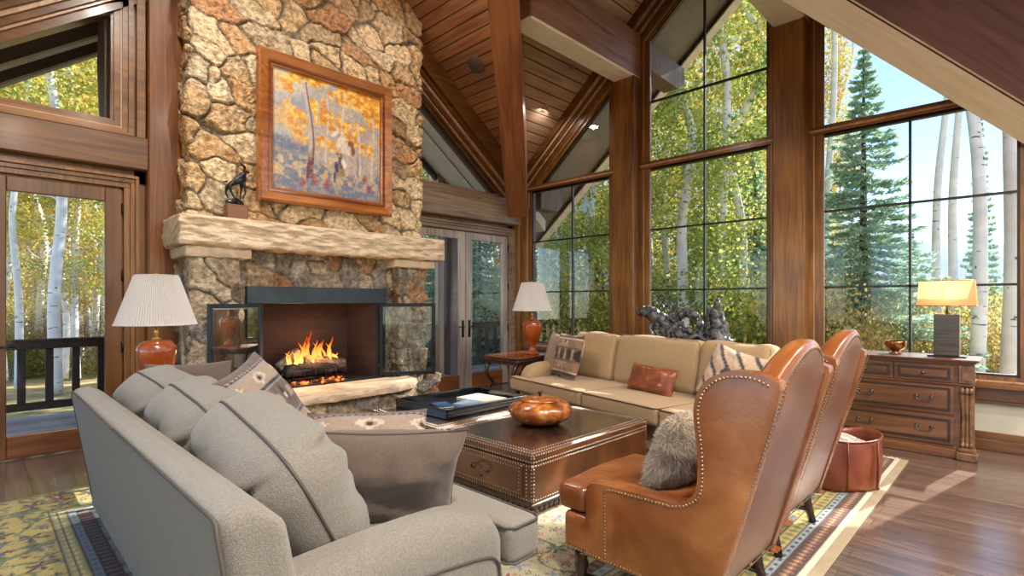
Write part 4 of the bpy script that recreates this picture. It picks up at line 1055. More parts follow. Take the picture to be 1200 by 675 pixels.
# ================================================================== sofas
m_greyfab = fabric('grey_boucle', srgb(132, 126, 115), srgb(100, 95, 87), 300, .7)
m_greypipe = plain('dark_grey_piping', srgb(74, 66, 60), .6)
m_tanfab = fabric('tan_linen', srgb(176, 148, 108), srgb(148, 120, 84), 420, .25)
m_tanpipe = plain('brown_piping', srgb(70, 52, 38), .6)
m_darkleg = plain('dark_turned_wood', srgb(52, 34, 26), .3, coat=.3)
def place(o, loc, yaw, tilt=0, roll=0):
    o.matrix_world = Matrix.Translation(loc) @ Matrix.Rotation(R(yaw), 4, 'Z') @ Matrix.Rotation(R(-tilt), 4, 'X') @ Matrix.Rotation(R(roll), 4, 'Y')
    return o
def sofa(name, lab, loc, rz, L, fab, pipe, hb, seat, armz, nk, cush, seats=None, backs=None, fr=.66):
    s = thing(name, lab, 'sofa', loc, rz); h = L / 2
    obj('seat_frame', rbox((L - .06, .96, .24), .03, 12, None, 3, (0, .0, .20)), fab, s)
    # outside back : leaning slab
    def lean(x, y, z, u, v, w): return (x, y + .12 * (z / (hb - .08)), z - .05 * max(0, -v) * max(0, w) ** 3)
    obj('sofa_back', rbox((L, .19, hb - .08), .055, 26, lean, 4, (0, .43, .08 + (hb - .08) / 2)), fab, s)
    y1, z1 = .525 + .052, hb - .022; yb = .525 - .06
    for sx in (-1, 1):
        bm = B(); x = sx * (h - .012)
        tube(bm, [(x, yb, .10), (x, (yb + y1) / 2, (z1 + .1) / 2), (x, y1 - .006, z1 - .04), (x - sx * .012, y1 - .006, z1 - .008), (x - sx * .04, y1 - .004, z1)] + ([(0, y1, z1)] if True else []), .0055, 6); obj('piping', bm, pipe, s)
        # arm with rolled top
        def arm(x_, y, z, u, v, w): return (x_, y, z - .05 * max(0, (-v - .55)) * (w > 0) * 2 + .02 * math.sin((v + 1) * 1.6) * (w > .3))
        obj('arm', rbox((.25, .94, armz - .08), .11, 12, arm, 6, (sx * (h - .135), -.02 + .0, .08 + (armz - .08) / 2)), fab, s)
        xo = sx * (h - .009); bm = B()
        tube(bm, catmull([(xo, .38, armz - .14), (xo, 0, armz - .13), (xo, -.32, armz - .16), (xo, -.41, armz - .2), (xo, -.425, armz - .28), (xo, -.43, .12)], 5), .006, 6); obj('piping', bm, pipe, s)
    # seat cushions
    iw = L - .52; w = iw / nk; zt = seat; zb = seat - .165
    for k in range(nk):
        a = -iw / 2 + k * w + .006; b = a + w - .012
        if seats: a = -iw / 2 + sum(seats[:k]) + .006; b = a + seats[k] - .012
        yf, yb2, ya = -fr, .30, -.47
        if k == 0: P = [(a - .0, yb2), (a, ya), (-h + .0, ya), (-h + .0, yf), (b, yf), (b, yb2)]
        elif k == nk - 1: P = [(a, yb2), (a, yf), (h, yf), (h, ya), (b, ya), (b, yb2)]
        else: P = [(a, yb2), (a, yf), (b, yf), (b, yb2)]
        bm = B(); prism(bm, P, lambda s_, t, d: (s_, t, d), zb, zt, .05, 5)
        bmesh.ops.subdivide_edges(bm, edges=[e for e in bm.edges if e.calc_length() > .3], cuts=7, use_grid_fill=True)
        for v in bm.verts:
            u = (v.co.x - (a + b) / 2) / ((b - a) / 2); t = (v.co.y + .15) / .45
            if abs(u) < 1 and abs(t) < 1: v.co.z += (.022 * (1 - u * u) * (1 - t * t)) * (1 if v.co.z > (zb + zt) / 2 else 0)
        c_ = obj('seat_cushion', bm, fab, s, smooth='auto')
        for z, off in ((zt - .012, .004), (zb + .012, .004)):
            bm = B(); Q = [(p[0], p[1], z) for p in P]; pts = []
            for i, p in enumerate(Q):
                q0, q1 = Vector(Q[i - 1]), Vector(Q[(i + 1) % len(Q)]); p = Vector(p)
                for dd in (q0, q1): pts.append(p + (dd - p).normalized() * .03)
            tube(bm, pts, .0052, 6, closed=True); obj('piping', bm, pipe, s)
    # back cushions
    for k in range(nk):
        xc = -iw / 2 + (k + .5) * w; cw, chh, ct, zc, yc, tl = cush
        if backs: cw = backs[k] - .005; xc = -iw / 2 + sum(backs[:k]) + backs[k] / 2
        if ct > .3:
            o = pillow('back_cushion', cw, chh, ct, fab, s, 56, 3.6, None, .02, k + 3, .009, .5, .6, .034)
            e = B(); tube(e, pillow_edge(cw, chh, .02, 30, .6), .006, 6, closed=True)
        else:
            pipe = fab
            def pf(x, y, z, u, v, w_): return (x * (1 - .02 * abs(w_) ** 2), y * (1 + .35 * (1 - u * u) * (1 - w_ * w_)), z + .012 * math.cos(u * 4 + k) * (w_ > .5))
            o = obj('back_cushion', rbox((cw, ct, chh), .06, 12, pf, 4), fab, s)
            e = B(); pts = []
            for sx_, sz_ in ((-1, -1), (1, -1), (1, 1), (-1, 1)):
                pts += [(sx_ * (cw / 2 - .012), -ct / 2 + .02, sz_ * (chh / 2 - .05)), (sx_ * (cw / 2 - .05), -ct / 2 + .02, sz_ * (chh / 2 - .012))] if sx_ == sz_ else [(sx_ * (cw / 2 - .05), -ct / 2 + .02, sz_ * (chh / 2 - .012)), (sx_ * (cw / 2 - .012), -ct / 2 + .02, sz_ * (chh / 2 - .05))]
            tube(e, pts, .004, 6, closed=True)
        for ob in (o, obj('piping', e, pipe, o)):
            if ob is o: ob.location = (xc, yc, zc); ob.rotation_euler = (R(-tl), R((-8, -5, -3)[k] if ct > .3 else 0), R((k - 1) * 1.5))
    for sx in (-1, 1):
        for y in (-.42, .42):
            bm = B(); lathe(bm, [(.022, 0), (.03, .03), (.034, .09)], 16, (sx * (h - .1), y)); obj('leg', bm, m_darkleg, s)
    return s
sofa('grey_sofa', 'long grey boucle sofa seen from behind with three plump back cushions', (1.0, 2.865, .012), R(90), 2.83, m_greyfab, m_greypipe, .85, .50, .585, 3, (.88, .60, .42, .69, .165, 28))
sofa('tan_sofa', 'tan three-seat sofa facing the fireplace under the tall windows', (4.716, 2.80, .012), R(-102.7), 3.06, m_tanfab, m_tanpipe, .90, .50, .64, 3, (.865, .54, .21, .745, .25, 12), (1.04, .98, .52), (.74, 1.10, .70), .60)

# ---- throw pillows
m_vfab = vcol('woven_pillow', rough=.92, bump=.4, bscale=300, noise=.08, nscale=60, sheen=.2, dist=.002)
m_brownfab = fabric('brown_felt', srgb(98, 84, 74), srgb(78, 66, 58), 300, .2)
m_brownpipe = plain('brown_fabric_piping', srgb(66, 54, 48), .9)
def kilim(u, v):
    """banded stepped geometric weave; u,v in -1..1"""
    tan, br, gy, cr, dk = lin((146, 128, 112)), lin((92, 76, 68)), lin((132, 128, 128)), lin((182, 168, 152)), lin((50, 42, 42))
    c = np.tile(tan, (u.size, 1)); av = np.abs(v); q = np.floor(u * 24) / 24; w = np.floor(v * 24) / 24; aw = np.abs(w)
    def m(k, col): c[k] = col
    m(av > .86, br); m((av > .74) & (av < .80), gy)
    m((av < .30), br); m((av > .30) & (av < .36), gy); m((av > .36) & (av < .40), dk)
    p = np.abs(((q + 2) % .5) - .25); m((aw < .27) & (p + aw * .8 < .17), dk); m((aw < .10) & (p > .18), tan); m((aw < .06) & (p < .06), cr)
    d = np.abs(((q + 2.25) % .9) - .45); e = np.abs(aw - .57)
    m((e + d * .55 < .15) & (aw > .4) & (aw < .74), cr); m((e + d * .55 < .08) & (aw > .4), tan); m((e < .05) & (d < .06), dk)
    tri = np.abs(((u + 2) % .12) - .06) / .06; m((av > .80) & (av < .86) & ((av - .80) / .06 < tri), dk)
    return c
def kilim2(u, v):
    tan, br, ol, cr, dk = lin((164, 132, 100)), lin((100, 74, 58)), lin((96, 86, 70)), lin((188, 168, 148)), lin((52, 38, 32))
    c = np.tile(lin((136, 104, 78)), (u.size, 1)); av = np.abs(v); q = np.floor(u * 22) / 22; w = np.floor(v * 22) / 22; aw = np.abs(w)
    def m(k, col): c[k] = col
    m(av > .84, dk); m((av > .88), br); m((av > .74) & (av < .8), cr)
    m(aw + np.abs(q) * .55 < .62, tan); m(aw < .36, ol); m((aw < .25) & (np.abs(((q + 2) % .5) - .25) > aw * .8), dk); m((aw < .25) & (np.abs(((q + 2) % .5) - .25) < .05), tan)
    m((np.abs(aw - .58) + np.abs(q) * .4 < .10), cr); m((np.abs(aw - .58) < .06) & (np.abs(q) < .07), dk); m((aw < .2) & (np.abs(((q + 2) % .5) - .25) + aw * .7 < .10), tan)
    return c
def kilim3(u, v):
    tan, bl, gy, dk = lin((196, 168, 140)), lin((74, 66, 66)), lin((156, 150, 144)), lin((90, 76, 66))
    c = np.tile(tan, (u.size, 1)); q = np.floor(u * 20) / 20; w = np.floor(v * 20) / 20
    k = (q + w); c[np.abs(((k + 3) % .7) - .35) < .10] = gy; c[(np.abs(((k + 3) % .7) - .35) < .06)] = bl; c[(np.abs(q) + np.abs(w) < .3)] = dk; return c
pl = tag(pillow('throw_pillow', .50, .50, .20, m_brownfab, None, 30, 3, None, .08, 1), 'plain brown pillow at the far end of the grey sofa behind the patterned one', 'pillow', None); place(pl, (.98, 3.90, .765), -15, 24, 0)
pl = tag(pillow('throw_pillow', .62, .60, .20, m_vfab, None, 90, 3, kilim, .08, 2), 'grey and cream geometric woven pillow standing tilted on the grey sofa nearest the fire', 'pillow', None); place(pl, (1.13, 2.99, .80), 42, 34, -13)
pl = tag(pillow('throw_pillow', .62, .56, .20, m_vfab, None, 90, 3, kilim, .08, 4), 'woven pillow with triangle stripe lying behind the large brown pillow', 'pillow', None); place(pl, (1.38, 2.36, .605), -30, 42, 1)
pl = tag(pillow('throw_pillow', .66, .50, .26, m_brownfab, None, 40, 2.6, None, .09, 5, .012), 'large plain brown pillow at the near arm of the grey sofa', 'pillow', None); place(pl, (1.17, 1.90, .665), -30, -24, 4)
e = B(); tube(e, pillow_edge(.66, .50, .09, 22), .004, 6, closed=True); obj('piping', e, m_brownpipe, pl)
# tan sofa pillows
pl = tag(pillow('throw_pillow', .52, .50, .17, fabric('taupe_weave', srgb(150, 122, 98), srgb(120, 96, 76), 200, .4), None, 30, 3, None, .07, 6), 'brown woven pillow mostly hidden behind the patterned pillow on the tan sofa', 'pillow'); place(pl, (4.98, 4.12, .76), -118, 14, 3)
pl = tag(pillow('throw_pillow', .54, .50, .17, m_vfab, None, 100, 3.4, kilim2, .05, 7), 'brown patterned pillow upright at the lamp end of the tan sofa', 'pillow'); place(pl, (4.80, 3.80, .775), -112, 15, 0)
m_lumbar = leather('cognac_lumbar', srgb(96, 48, 28), srgb(128, 66, 38), srgb(160, 92, 56), .32, 8)
pl = tag(pillow('throw_pillow', .58, .27, .15, m_lumbar, None, 34, 3.6, None, .05, 8), 'small brown leather lumbar pillow in the middle of the tan sofa', 'pillow'); place(pl, (4.55, 2.58, .645), -104, 20, 2)
pl = tag(pillow('throw_pillow', .52, .50, .17, m_vfab, None, 90, 3, kilim3, .07, 9), 'tan and grey diagonal patterned pillow at the chair end of the tan sofa', 'pillow'); place(pl, (4.58, 1.84, .745), -100, 22, 14)
pl = tag(pillow('throw_pillow', .50, .48, .17, fabric('sand_weave', srgb(206, 190, 164), srgb(180, 164, 138), 300, .3), None, 30, 3, None, .07, 10), 'plain pale beige pillow beside the diagonal patterned one on the tan sofa', 'pillow'); place(pl, (4.66, 1.56, .755), -104, 18, -14)

# ================================================================== trunks
m_trunk = leather('brown_trunk_leather', srgb(62, 34, 18), srgb(88, 50, 26), srgb(116, 70, 38), .33, 3.5, coat=.35)
m_trunktop = leather('dark_trunk_leather', srgb(42, 28, 22), srgb(58, 38, 28), srgb(74, 48, 36), .12, 3, coat=1.0)
m_nail = plain('pewter_nails', srgb(196, 186, 170), .3, metal=.9)
m_carve = plain('carved_dark_wood', srgb(46, 28, 22), .35, noise=.3, nscale=30, coat=.3)
def trunk(lab, loc, grp=None):
    t = thing('coffee_table', lab, 'coffee table', loc); hx, hy = .705, .475; z0, z1 = .085, .408
    obj('body', boxes(((-hx, -hy, z0), (hx, hy, z1 - .07)), ch=.006), m_trunk, t, smooth=False)
    obj('lid', boxes(((-hx - .004, -hy - .004, z1 - .068), (hx + .004, hy + .004, z1)), ch=.008), [m_trunk, m_trunktop], t, smooth=False)
    lid = t.children[-1] if t.children else None
    for o in C.objects:
        if o.parent == t and o.name.startswith('lid'):
            for p in o.data.polygons:
                if p.normal.z > .9: p.material_index = 1
    # nail heads
    bm = B(); sp = .024; r_ = .0058
    X0, Y0 = hx + .004, hy + .004
    for ins in (.018, .06):
        studs(bm, [(-X0 + ins, -Y0 + ins, z1), (X0 - ins, -Y0 + ins, z1), (X0 - ins, Y0 - ins, z1), (-X0 + ins, Y0 - ins, z1)], sp, r_, (0, 0, 1), True)
    for (a, b, n) in (((-X0, -Y0), (-X0, Y0), (-1, 0, 0)), ((X0, -Y0), (X0, Y0), (1, 0, 0)), ((-X0, -Y0), (X0, -Y0), (0, -1, 0)), ((-X0, Y0), (X0, Y0), (0, 1, 0))):
        def P(t_, z, off=0): return (a[0] + (b[0] - a[0]) * t_ + n[0] * off, a[1] + (b[1] - a[1]) * t_ + n[1] * off, z)
        for z in (z1 - .014, z1 - .055): studs(bm, [P(.01, z), P(.99, z)], sp, r_, n)
        studs(bm, [P(.01, z1 - .083, -.004), P(.99, z1 - .083, -.004)], sp, r_, n); studs(bm, [P(.01, z0 + .018, -.004), P(.99, z0 + .018, -.004)], sp, r_, n)
        for e_ in (.012, .988): studs(bm, [P(e_, z0 + .03, -.004), P(e_, z1 - .02, -.0)], sp, r_, n)
    dx = -X0 - .006
    for z in (.30, .135): studs(bm, [(dx, -hy + .11, z), (dx, hy - .11, z)], sp, r_, (-1, 0, 0))
    for y in (-hy + .11, hy - .11): studs(bm, [(dx, y, .135), (dx, y, .30)], sp, r_, (-1, 0, 0))
    for y in (-hy + .055, hy - .055): studs(bm, [(-hx, y, z0 + .02), (-hx, y, z1 - .08)], sp, r_, (-1, 0, 0))
    obj('nail_heads', bm, m_nail, t)
    # drawer on the -x end, handle
    d = obj('drawer', boxes(((-hx - .012, -hy + .085, .115), (-hx + .05, hy - .085, .322)), ch=.005), m_trunk, t, smooth=False)
    bm = B(); x = -hx - .012
    tube(bm, catmull([(x, -.075, .215), (x - .03, -.075, .225), (x - .038, -.05, .25), (x - .04, 0, .262), (x - .038, .05, .25), (x - .03, .075, .225), (x, .075, .215)], 5), .0075, 8)
    for y in (-.075, .075): bmesh.ops.create_icosphere(bm, subdivisions=2, radius=.014, matrix=Matrix.Translation((x, y, .215)))
    obj('handle', bm, m_carve, d); bm = B(); bmesh.ops.create_icosphere(bm, subdivisions=2, radius=.011, matrix=Matrix.Translation((x, 0, .17))); obj('keyhole_cover', bm, m_carve, d)
    # carved apron with scallops, rope edge and feet
    bm = B(); box(bm, (-hx - .012, -hy - .012, .058), (hx + .012, hy + .012, .09), .008)
    for (a, b, n) in (((-hx, -hy), (-hx, hy), (-1, 0)), ((-hx, -hy), (hx, -hy), (0, -1)), ((hx, -hy), (hx, hy), (1, 0)), ((-hx, hy), (hx, hy), (0, 1))):
        L = math.hypot(b[0] - a[0], b[1] - a[1]); m = int(L / .05)
        for i in range(m):
            t_ = (i + .5) / m; c_ = (a[0] + (b[0] - a[0]) * t_ + n[0] * .006, a[1] + (b[1] - a[1]) * t_ + n[1] * .006, .055)
            bmesh.ops.create_icosphere(bm, subdivisions=1, radius=1, matrix=Matrix.Translation(c_) @ Matrix.Diagonal((.022 if n[0] == 0 else .012, .022 if n[1] == 0 else .012, .024, 1)))
    obj('carved_apron', fixn(bm), m_carve, t, smooth='auto')
    for sx in (-1, 1):
        for sy in (-1, 1):
            bm = B(); lathe(bm, [(.02, 0), (.042, .012), (.048, .03), (.038, .05), (.028, .06)], 16, (sx * (hx - .03), sy * (hy - .03))); obj('foot', bm, m_carve, t)
    return t
trunk('brown studded leather trunk table carrying the wooden bowl', (3.2, 2.735, .012))
trunk('brown studded leather trunk table carrying the black tray', (3.2, 3.735, .012))
# bowl
m_burl = leather('burl_wood', srgb(92, 44, 12), srgb(156, 84, 26), srgb(206, 138, 60), .2, 11, coat=.7)
bw = thing('lidded_bowl', 'squat burl wood lidded bowl with a twig finial on the studded trunk', 'bowl', (3.17, 2.79, .42))
bm = B(); lathe(bm, [(.10, 0), (.15, .006), (.22, .05), (.253, .10), (.25, .135), (.215, .175), (.17, .192)], 56); obj('bowl_body', bm, m_burl, bw)
bm = B(); lathe(bm, [(.17, .193), (.172, .2), (.12, .212), (.05, .222), (.02, .224)], 48); obj('lid', bm, m_burl, bw)
bm = B(); tube(bm, [(0, 0, .22), (.004, 0, .245), (-.01, .005, .262)], [.012, .009, .005], 8); tube(bm, [(.0, 0, .24), (.02, .004, .25), (.03, 0, .262)], [.008, .006, .004], 8); tube(bm, [(.0, 0, .238), (-.022, -.004, .245), (-.03, 0, .255)], [.007, .006, .004], 8); obj('finial', bm, m_black, bw)
# tray and contents
m_lacq = plain('black_lacquer', srgb(14, 18, 22), .16, spec=.7, coat=.6)
tr = thing('tray', 'large black lacquer tray on the far studded trunk', 'tray', (3.2, 3.78, .42)); hx, hy, th = .485, .375, .085
bm = boxes(((-hx, -hy, 0), (hx, hy, .012)), ((-hx, -hy, 0), (-hx + .014, hy, th)), ((hx - .014, -hy, 0), (hx, hy, th)), ((-hx, -hy, 0), (hx, -hy + .014, th)), ((-hx, hy - .014, 0), (hx, hy, th)), ch=.003)
obj('tray_body', bm, m_lacq, tr, smooth=False)
bm = B()
for z in (.03, .055): studs(bm, [(-hx, -hy, z), (hx, -hy, z)], .02, .005, (0, -1, 0)); studs(bm, [(-hx, -hy, z), (-hx, hy, z)], .02, .005, (-1, 0, 0))
obj('beading', bm, plain('dark_beads', srgb(60, 60, 64), .3, metal=.6), tr)
for nm, lab, c, s, rz, col in (('magazine', 'cream covered magazine at the right end of the black tray', (3.46, 3.80), (.30, .40, .03), 4, (206, 200, 186)), ('book', 'pale blue book in the middle of the black tray', (3.22, 3.66), (.22, .30, .026), 14, (120, 144, 166)), ('booklet', 'small dark blue booklet at the left of the black tray', (3.02, 3.86), (.16, .24, .016), -18, (38, 62, 96)), ('notepad', 'sand coloured notepad at the near edge of the black tray', (3.02, 3.56), (.17, .12, .014), 9, (196, 176, 136))):
    b = thing(nm, lab, 'book', (c[0], c[1], .433), R(rz)); x, y, z = s[0] / 2, s[1] / 2, s[2]
    obj('pages', boxes(((-x + .005, -y + .005, .003), (x - .005, y - .005, z - .003)), ch=.001), plain('paper_' + nm, srgb(230, 224, 208), .8), b, smooth=False)
    obj('cover', boxes(((-x, -y, 0), (x, y, .003)), ((-x, -y, z - .003), (x, y, z)), ((-x, -y, 0), (-x + .004, y, z)), ch=.001), plain('cover_' + nm, srgb(*col), .35), b, smooth=False)

# ================================================================== wing chairs
m_lea = leather('cognac_leather', srgb(96, 52, 24), srgb(130, 74, 36), srgb(176, 116, 66), .26, 2.6, coat=.3)
m_leaglare = leather('glare_leather_back', srgb(98, 58, 44), srgb(118, 74, 56), srgb(134, 90, 70), .3, 1.6, coat=.35)  # sky glare on the chair back, painted in as pinkish brown
m_brass = plain('antique_brass_nails', srgb(150, 124, 88), .35, metal=.9)
def wingchair(lab, loc, rz):
    c = thing('wing_chair', lab, 'armchair', loc, rz); hw = .36
    # side profile (y,z): local y+ is the back
    wing = [(.36, .50), (.27, .565), (.315, .63), (.322, .78), (.305, .93), (.318, 1.02), (.365, 1.085), (.44, 1.12), (.53, 1.125), (.60, 1.10), (.62, 1.06), (.47, .55)]
    side = [(-.20, .2, 0), (-.215, .202, 0), (-.22, .215, 0), (-.22, .36, 0), (-.22, .50, 0), (-.205, .532, 0), (-.17, .548, 0), (-.05, .556, 0), (.1, .56, 0), (.2, .562, 0), (.265, .58, 0), (.315, .64, 0), (.322, .78, 0), (.305, .93, 0), (.318, 1.02, 0), (.365, 1.085, 0), (.44, 1.12, 0), (.53, 1.125, 0), (.60, 1.105, 0), (.628, 1.07, 0), (.575, .87, 0), (.47, .50, 0), (.388, .225, 0), (.382, .205, 0), (.365, .2, 0)]
    side = [(p.x, p.y) for p in catmull(side, 3, True)]
    for sx in (-1, 1):
        bm = B(); prism(bm, side, lambda s, t, d: (d, s, t), sx * (hw - .075), sx * hw, .016, 3); obj('side_wing', bm, m_lea, c, smooth='auto')
        obj('arm_pad', rbox((.105, .57, .34), .035, 8, None, 4, (sx * (hw - .085), .063, .382)), m_lea, c)
    # back
    def hump(u): return .125 * math.exp(-(u / .46) ** 2) ** 1.0 * (1 if abs(u) < .98 else .9) + .0
    def bk(x, y, z, u, v, w):
        t = (z + .45) / .9; zz = .2 + t * (.90 + (.135 * math.cos(min(1, abs(u) / .82) * PI / 2) ** .8))
        return (x, y + (zz - .2) * .285 - (.02 * (1 - u * u) * (1 - w * w) if v < 0 else 0) - .015 * (t ** 4) * max(0, v), zz)
    bo = obj('chair_back', rbox((hw * 2 - .03, .12, .9), .045, 20, bk, 4, (0, .315, 0)), [m_lea, m_leaglare], c)
    for p in bo.data.polygons:
        if p.normal.y > .55 and p.normal.z < .1: p.material_index = 1  # rear faces take the painted glare tone
    # seat rail, cushion
    obj('seat_rail', rbox((hw * 2 - .004, .66, .18), .03, 8, None, 3, (0, -.03, .285)), m_lea, c)
    def sc(x, y, z, u, v, w): return (x * (1.13 if v < -.72 else 1.0), y, z + (.03 * (1 - u * u) * (1 - v * v) if w > 0 else 0))
    a_, b_c, yf, ya = hw - .135, hw - .008, -.405, -.232; bm = B()
    prism(bm, [(-a_, .28), (-a_, ya), (-b_c, ya), (-b_c, yf), (b_c, yf), (b_c, ya), (a_, ya), (a_, .28)], lambda s_, t_, d: (s_, t_, d), .376, .505, .045, 4)
    bmesh.ops.subdivide_edges(bm, edges=[e_ for e_ in bm.edges if e_.calc_length() > .25], cuts=6, use_grid_fill=True)
    for v_ in bm.verts:
        u_, w_ = v_.co.x / a_, (v_.co.y + .08) / .38
        if abs(u_) < 1 and abs(w_) < 1 and v_.co.z > .44: v_.co.z += .03 * (1 - u_ * u_) * (1 - w_ * w_)
    cu = obj('seat_cushion', bm, m_lea, c, smooth='auto')
    # nail trim
    for sx in (-1, 1):
        bm = B(); x = sx * (hw + .003); n = (sx, 0, 0)
        wp = [(p.x, p.y) for p in catmull([(.20, .545, 0), (.27, .565, 0), (.335, .63, 0), (.342, .78, 0), (.325, .93, 0), (.338, 1.01, 0), (.38, 1.068, 0), (.44, 1.098, 0), (.53, 1.103, 0), (.595, 1.08, 0)], 5)]
        studs(bm, [(x, a, b) for a, b in wp], .0165, .0062, n)
        studs(bm, [(x - sx * .002, -.115, .225), (x - sx * .002, -.115, .53), (x - sx * .002, -.08, .538), (x - sx * .002, .20, .545)], .0165, .0062, n)
        studs(bm, [(x - sx * .002, -.345, .212), (x - sx * .002, .36, .212)], .0165, .0062, n)
        obj('nail_trim', bm, m_brass, c)
    top = []; bm = B()
    for sx in (-1, 1): b_ = B(); studs(b_, [(sx * (hw - .015), .384, .23), (sx * (hw - .015), .647, 1.10)], .0165, .0062, (0, 1, -.28)); obj('nail_trim', b_, m_brass, c)
    for k in range(31):
        u = -1 + 2 * k / 30; zz = .22 + .88 + .135 * math.cos(min(1, abs(u) / .82) * PI / 2) ** .8; top.append((u * (hw - .045), .375 + (zz - .2) * .285 - .024, zz - .036))
    studs(bm, top, .0165, .0062, (0, 1, -.28)); obj('nail_trim', bm, m_brass, c); bm = B(); studs(bm, [(-hw + .03, .384, .225), (hw - .03, .384, .225)], .0165, .0062, (0, 1, -.28)); obj('nail_trim', bm, m_brass, c); bm = B(); studs(bm, [(-hw + .02, -.352, .212), (hw - .02, -.352, .212)], .0165, .0062, (0, -1, 0)); obj('nail_trim', bm, m_brass, c)
    for sx in (-1, 1):
        bm = B(); lathe(bm, [(.016, 0), (.024, .012), (.026, .03), (.018, .05), (.03, .09), (.036, .12), (.026, .145), (.034, .16), (.034, .2)], 18, (sx * (hw - .06), -.29)); obj('leg', bm, m_darkleg, c)
        bm = B(); tube(bm, [(sx * (hw - .06), .30, .21), (sx * (hw - .055), .315, .12), (sx * (hw - .045), .345, .0)], [.034, .028, .022], 4); obj('leg', bm, m_darkleg, c)
        bm = B(); tube(bm, [(sx * (hw - .06), -.28, .07), (sx * (hw - .06), 0, .085), (sx * (hw - .06), .32, .08)], [.012, .018, .013], 10); obj('stretcher', bm, m_darkleg, c)
    bm = B(); tube(bm, [(-hw + .06, .0, .085), (0, .0, .085), (hw - .06, .0, .085)], [.012, .018, .012], 10); obj('stretcher', bm, m_darkleg, c)
    return c
ch1 = wingchair('cognac leather wing chair with brass nails, holding the fur pillow', (2.36, 1.255, .012), R(180))
ch2 = dup(ch1, (3.37, 1.31, .012), R(180), 'cognac leather wing chair behind the first one, beside the leather tote')
# fur pillow
fur = pillow('fur_pillow', .40, .40, .17, fabric('fur_hide', srgb(168, 152, 132), srgb(140, 124, 106), 120, .3), None, 30, 2.6, None, .05, 14)
place(fur, (2.37, 1.17, .70), 172, 26, 4); tag(fur, 'shaggy grey beige fur pillow on the nearest wing chair', 'pillow')
def furmesh():
    me = fur.data; n = len(me.vertices); r = np.random.RandomState(4); me.calc_loop_triangles()
    tri = np.array([t.vertices[:] for t in me.loop_triangles]); co = np.array([v.co[:] for v in me.vertices]); no = np.array([v.normal[:] for v in me.vertices])
    ar = np.array([t.area for t in me.loop_triangles]); N = 22000; id_ = r.choice(len(tri), N, p=ar / ar.sum()); w = r.dirichlet((1, 1, 1), N)
    p = (co[tri[id_]] * w[:, :, None]).sum(1); nn = (no[tri[id_]] * w[:, :, None]).sum(1); nn /= np.linalg.norm(nn, axis=1, keepdims=True) + 1e-9
    sw = np.stack([fbm(p[:, 0] * 22, p[:, 2] * 22, 2, 3) - .45, fbm(p[:, 0] * 22, p[:, 2] * 22, 2, 13) - .45, fbm(p[:, 0] * 22, p[:, 2] * 22, 2, 23) - .6], 1) * 3
    d = nn * .8 + sw * .9 + r.randn(N, 3) * .3; d /= np.linalg.norm(d, axis=1, keepdims=True); L = (.022 + .018 * r.rand(N))[:, None]
    side = np.cross(d, r.randn(N, 3)); side /= np.linalg.norm(side, axis=1, keepdims=True); side *= .0011
    v = np.stack([p - side, p + side, p + d * L * .6 + side * .7 + [0, 0, -.001], p + d * L + [0, 0, -.004]], 1).reshape(-1, 3)
    f = np.arange(N * 4).reshape(-1, 4); base = lin((186, 172, 150)); cols = np.repeat(base[None] * (.75 + .5 * r.rand(N))[:, None], 4, 0)
    o = quads('fur', v, f, vcol('fur_hair', rough=.7, bump=0, noise=.05), fur, cols, False); o['kind'] = 'stuff'
furmesh()

# ================================================================== lamps
m_shade = NT('pleated_shade'); m_shade.set('Base Color', srgb(236, 226, 214)); m_shade.set('Roughness', .9); m_shade.set('Subsurface Weight', .0); m_shade.set('Transmission Weight', .0)
def shade_mat(name, col, trans, em=0, ecol=None):
    t = NT(name); t.t.nodes.remove(t.b); d = t.n('ShaderNodeBsdfDiffuse'); d.inputs['Color'].default_value = col; tl = t.n('ShaderNodeBsdfTranslucent'); tl.inputs['Color'].default_value = col
    m = t.n('ShaderNodeMixShader'); m.inputs[0].default_value = trans; t.l(d.outputs[0], m.inputs[1]); t.l(tl.outputs[0], m.inputs[2])
    if em:
        e = t.n('ShaderNodeEmission'); e.inputs['Color'].default_value = ecol; e.inputs['Strength'].default_value = em; a = t.n('ShaderNodeAddShader'); t.l(m.outputs[0], a.inputs[0]); t.l(e.outputs[0], a.inputs[1]); t.l(a.outputs[0], t.out.inputs['Surface'])
    else: t.l(m.outputs[0], t.out.inputs['Surface'])
    return t.m
m_pleat = shade_mat('white_pleated_cloth', srgb(222, 218, 214), .35)
m_urn = plain('amber_lacquered_urn', srgb(150, 68, 22), .16, noise=.25, nscale=6, coat=.7)
m_gold = plain('polished_brass', srgb(206, 160, 84), .25, metal=.9)
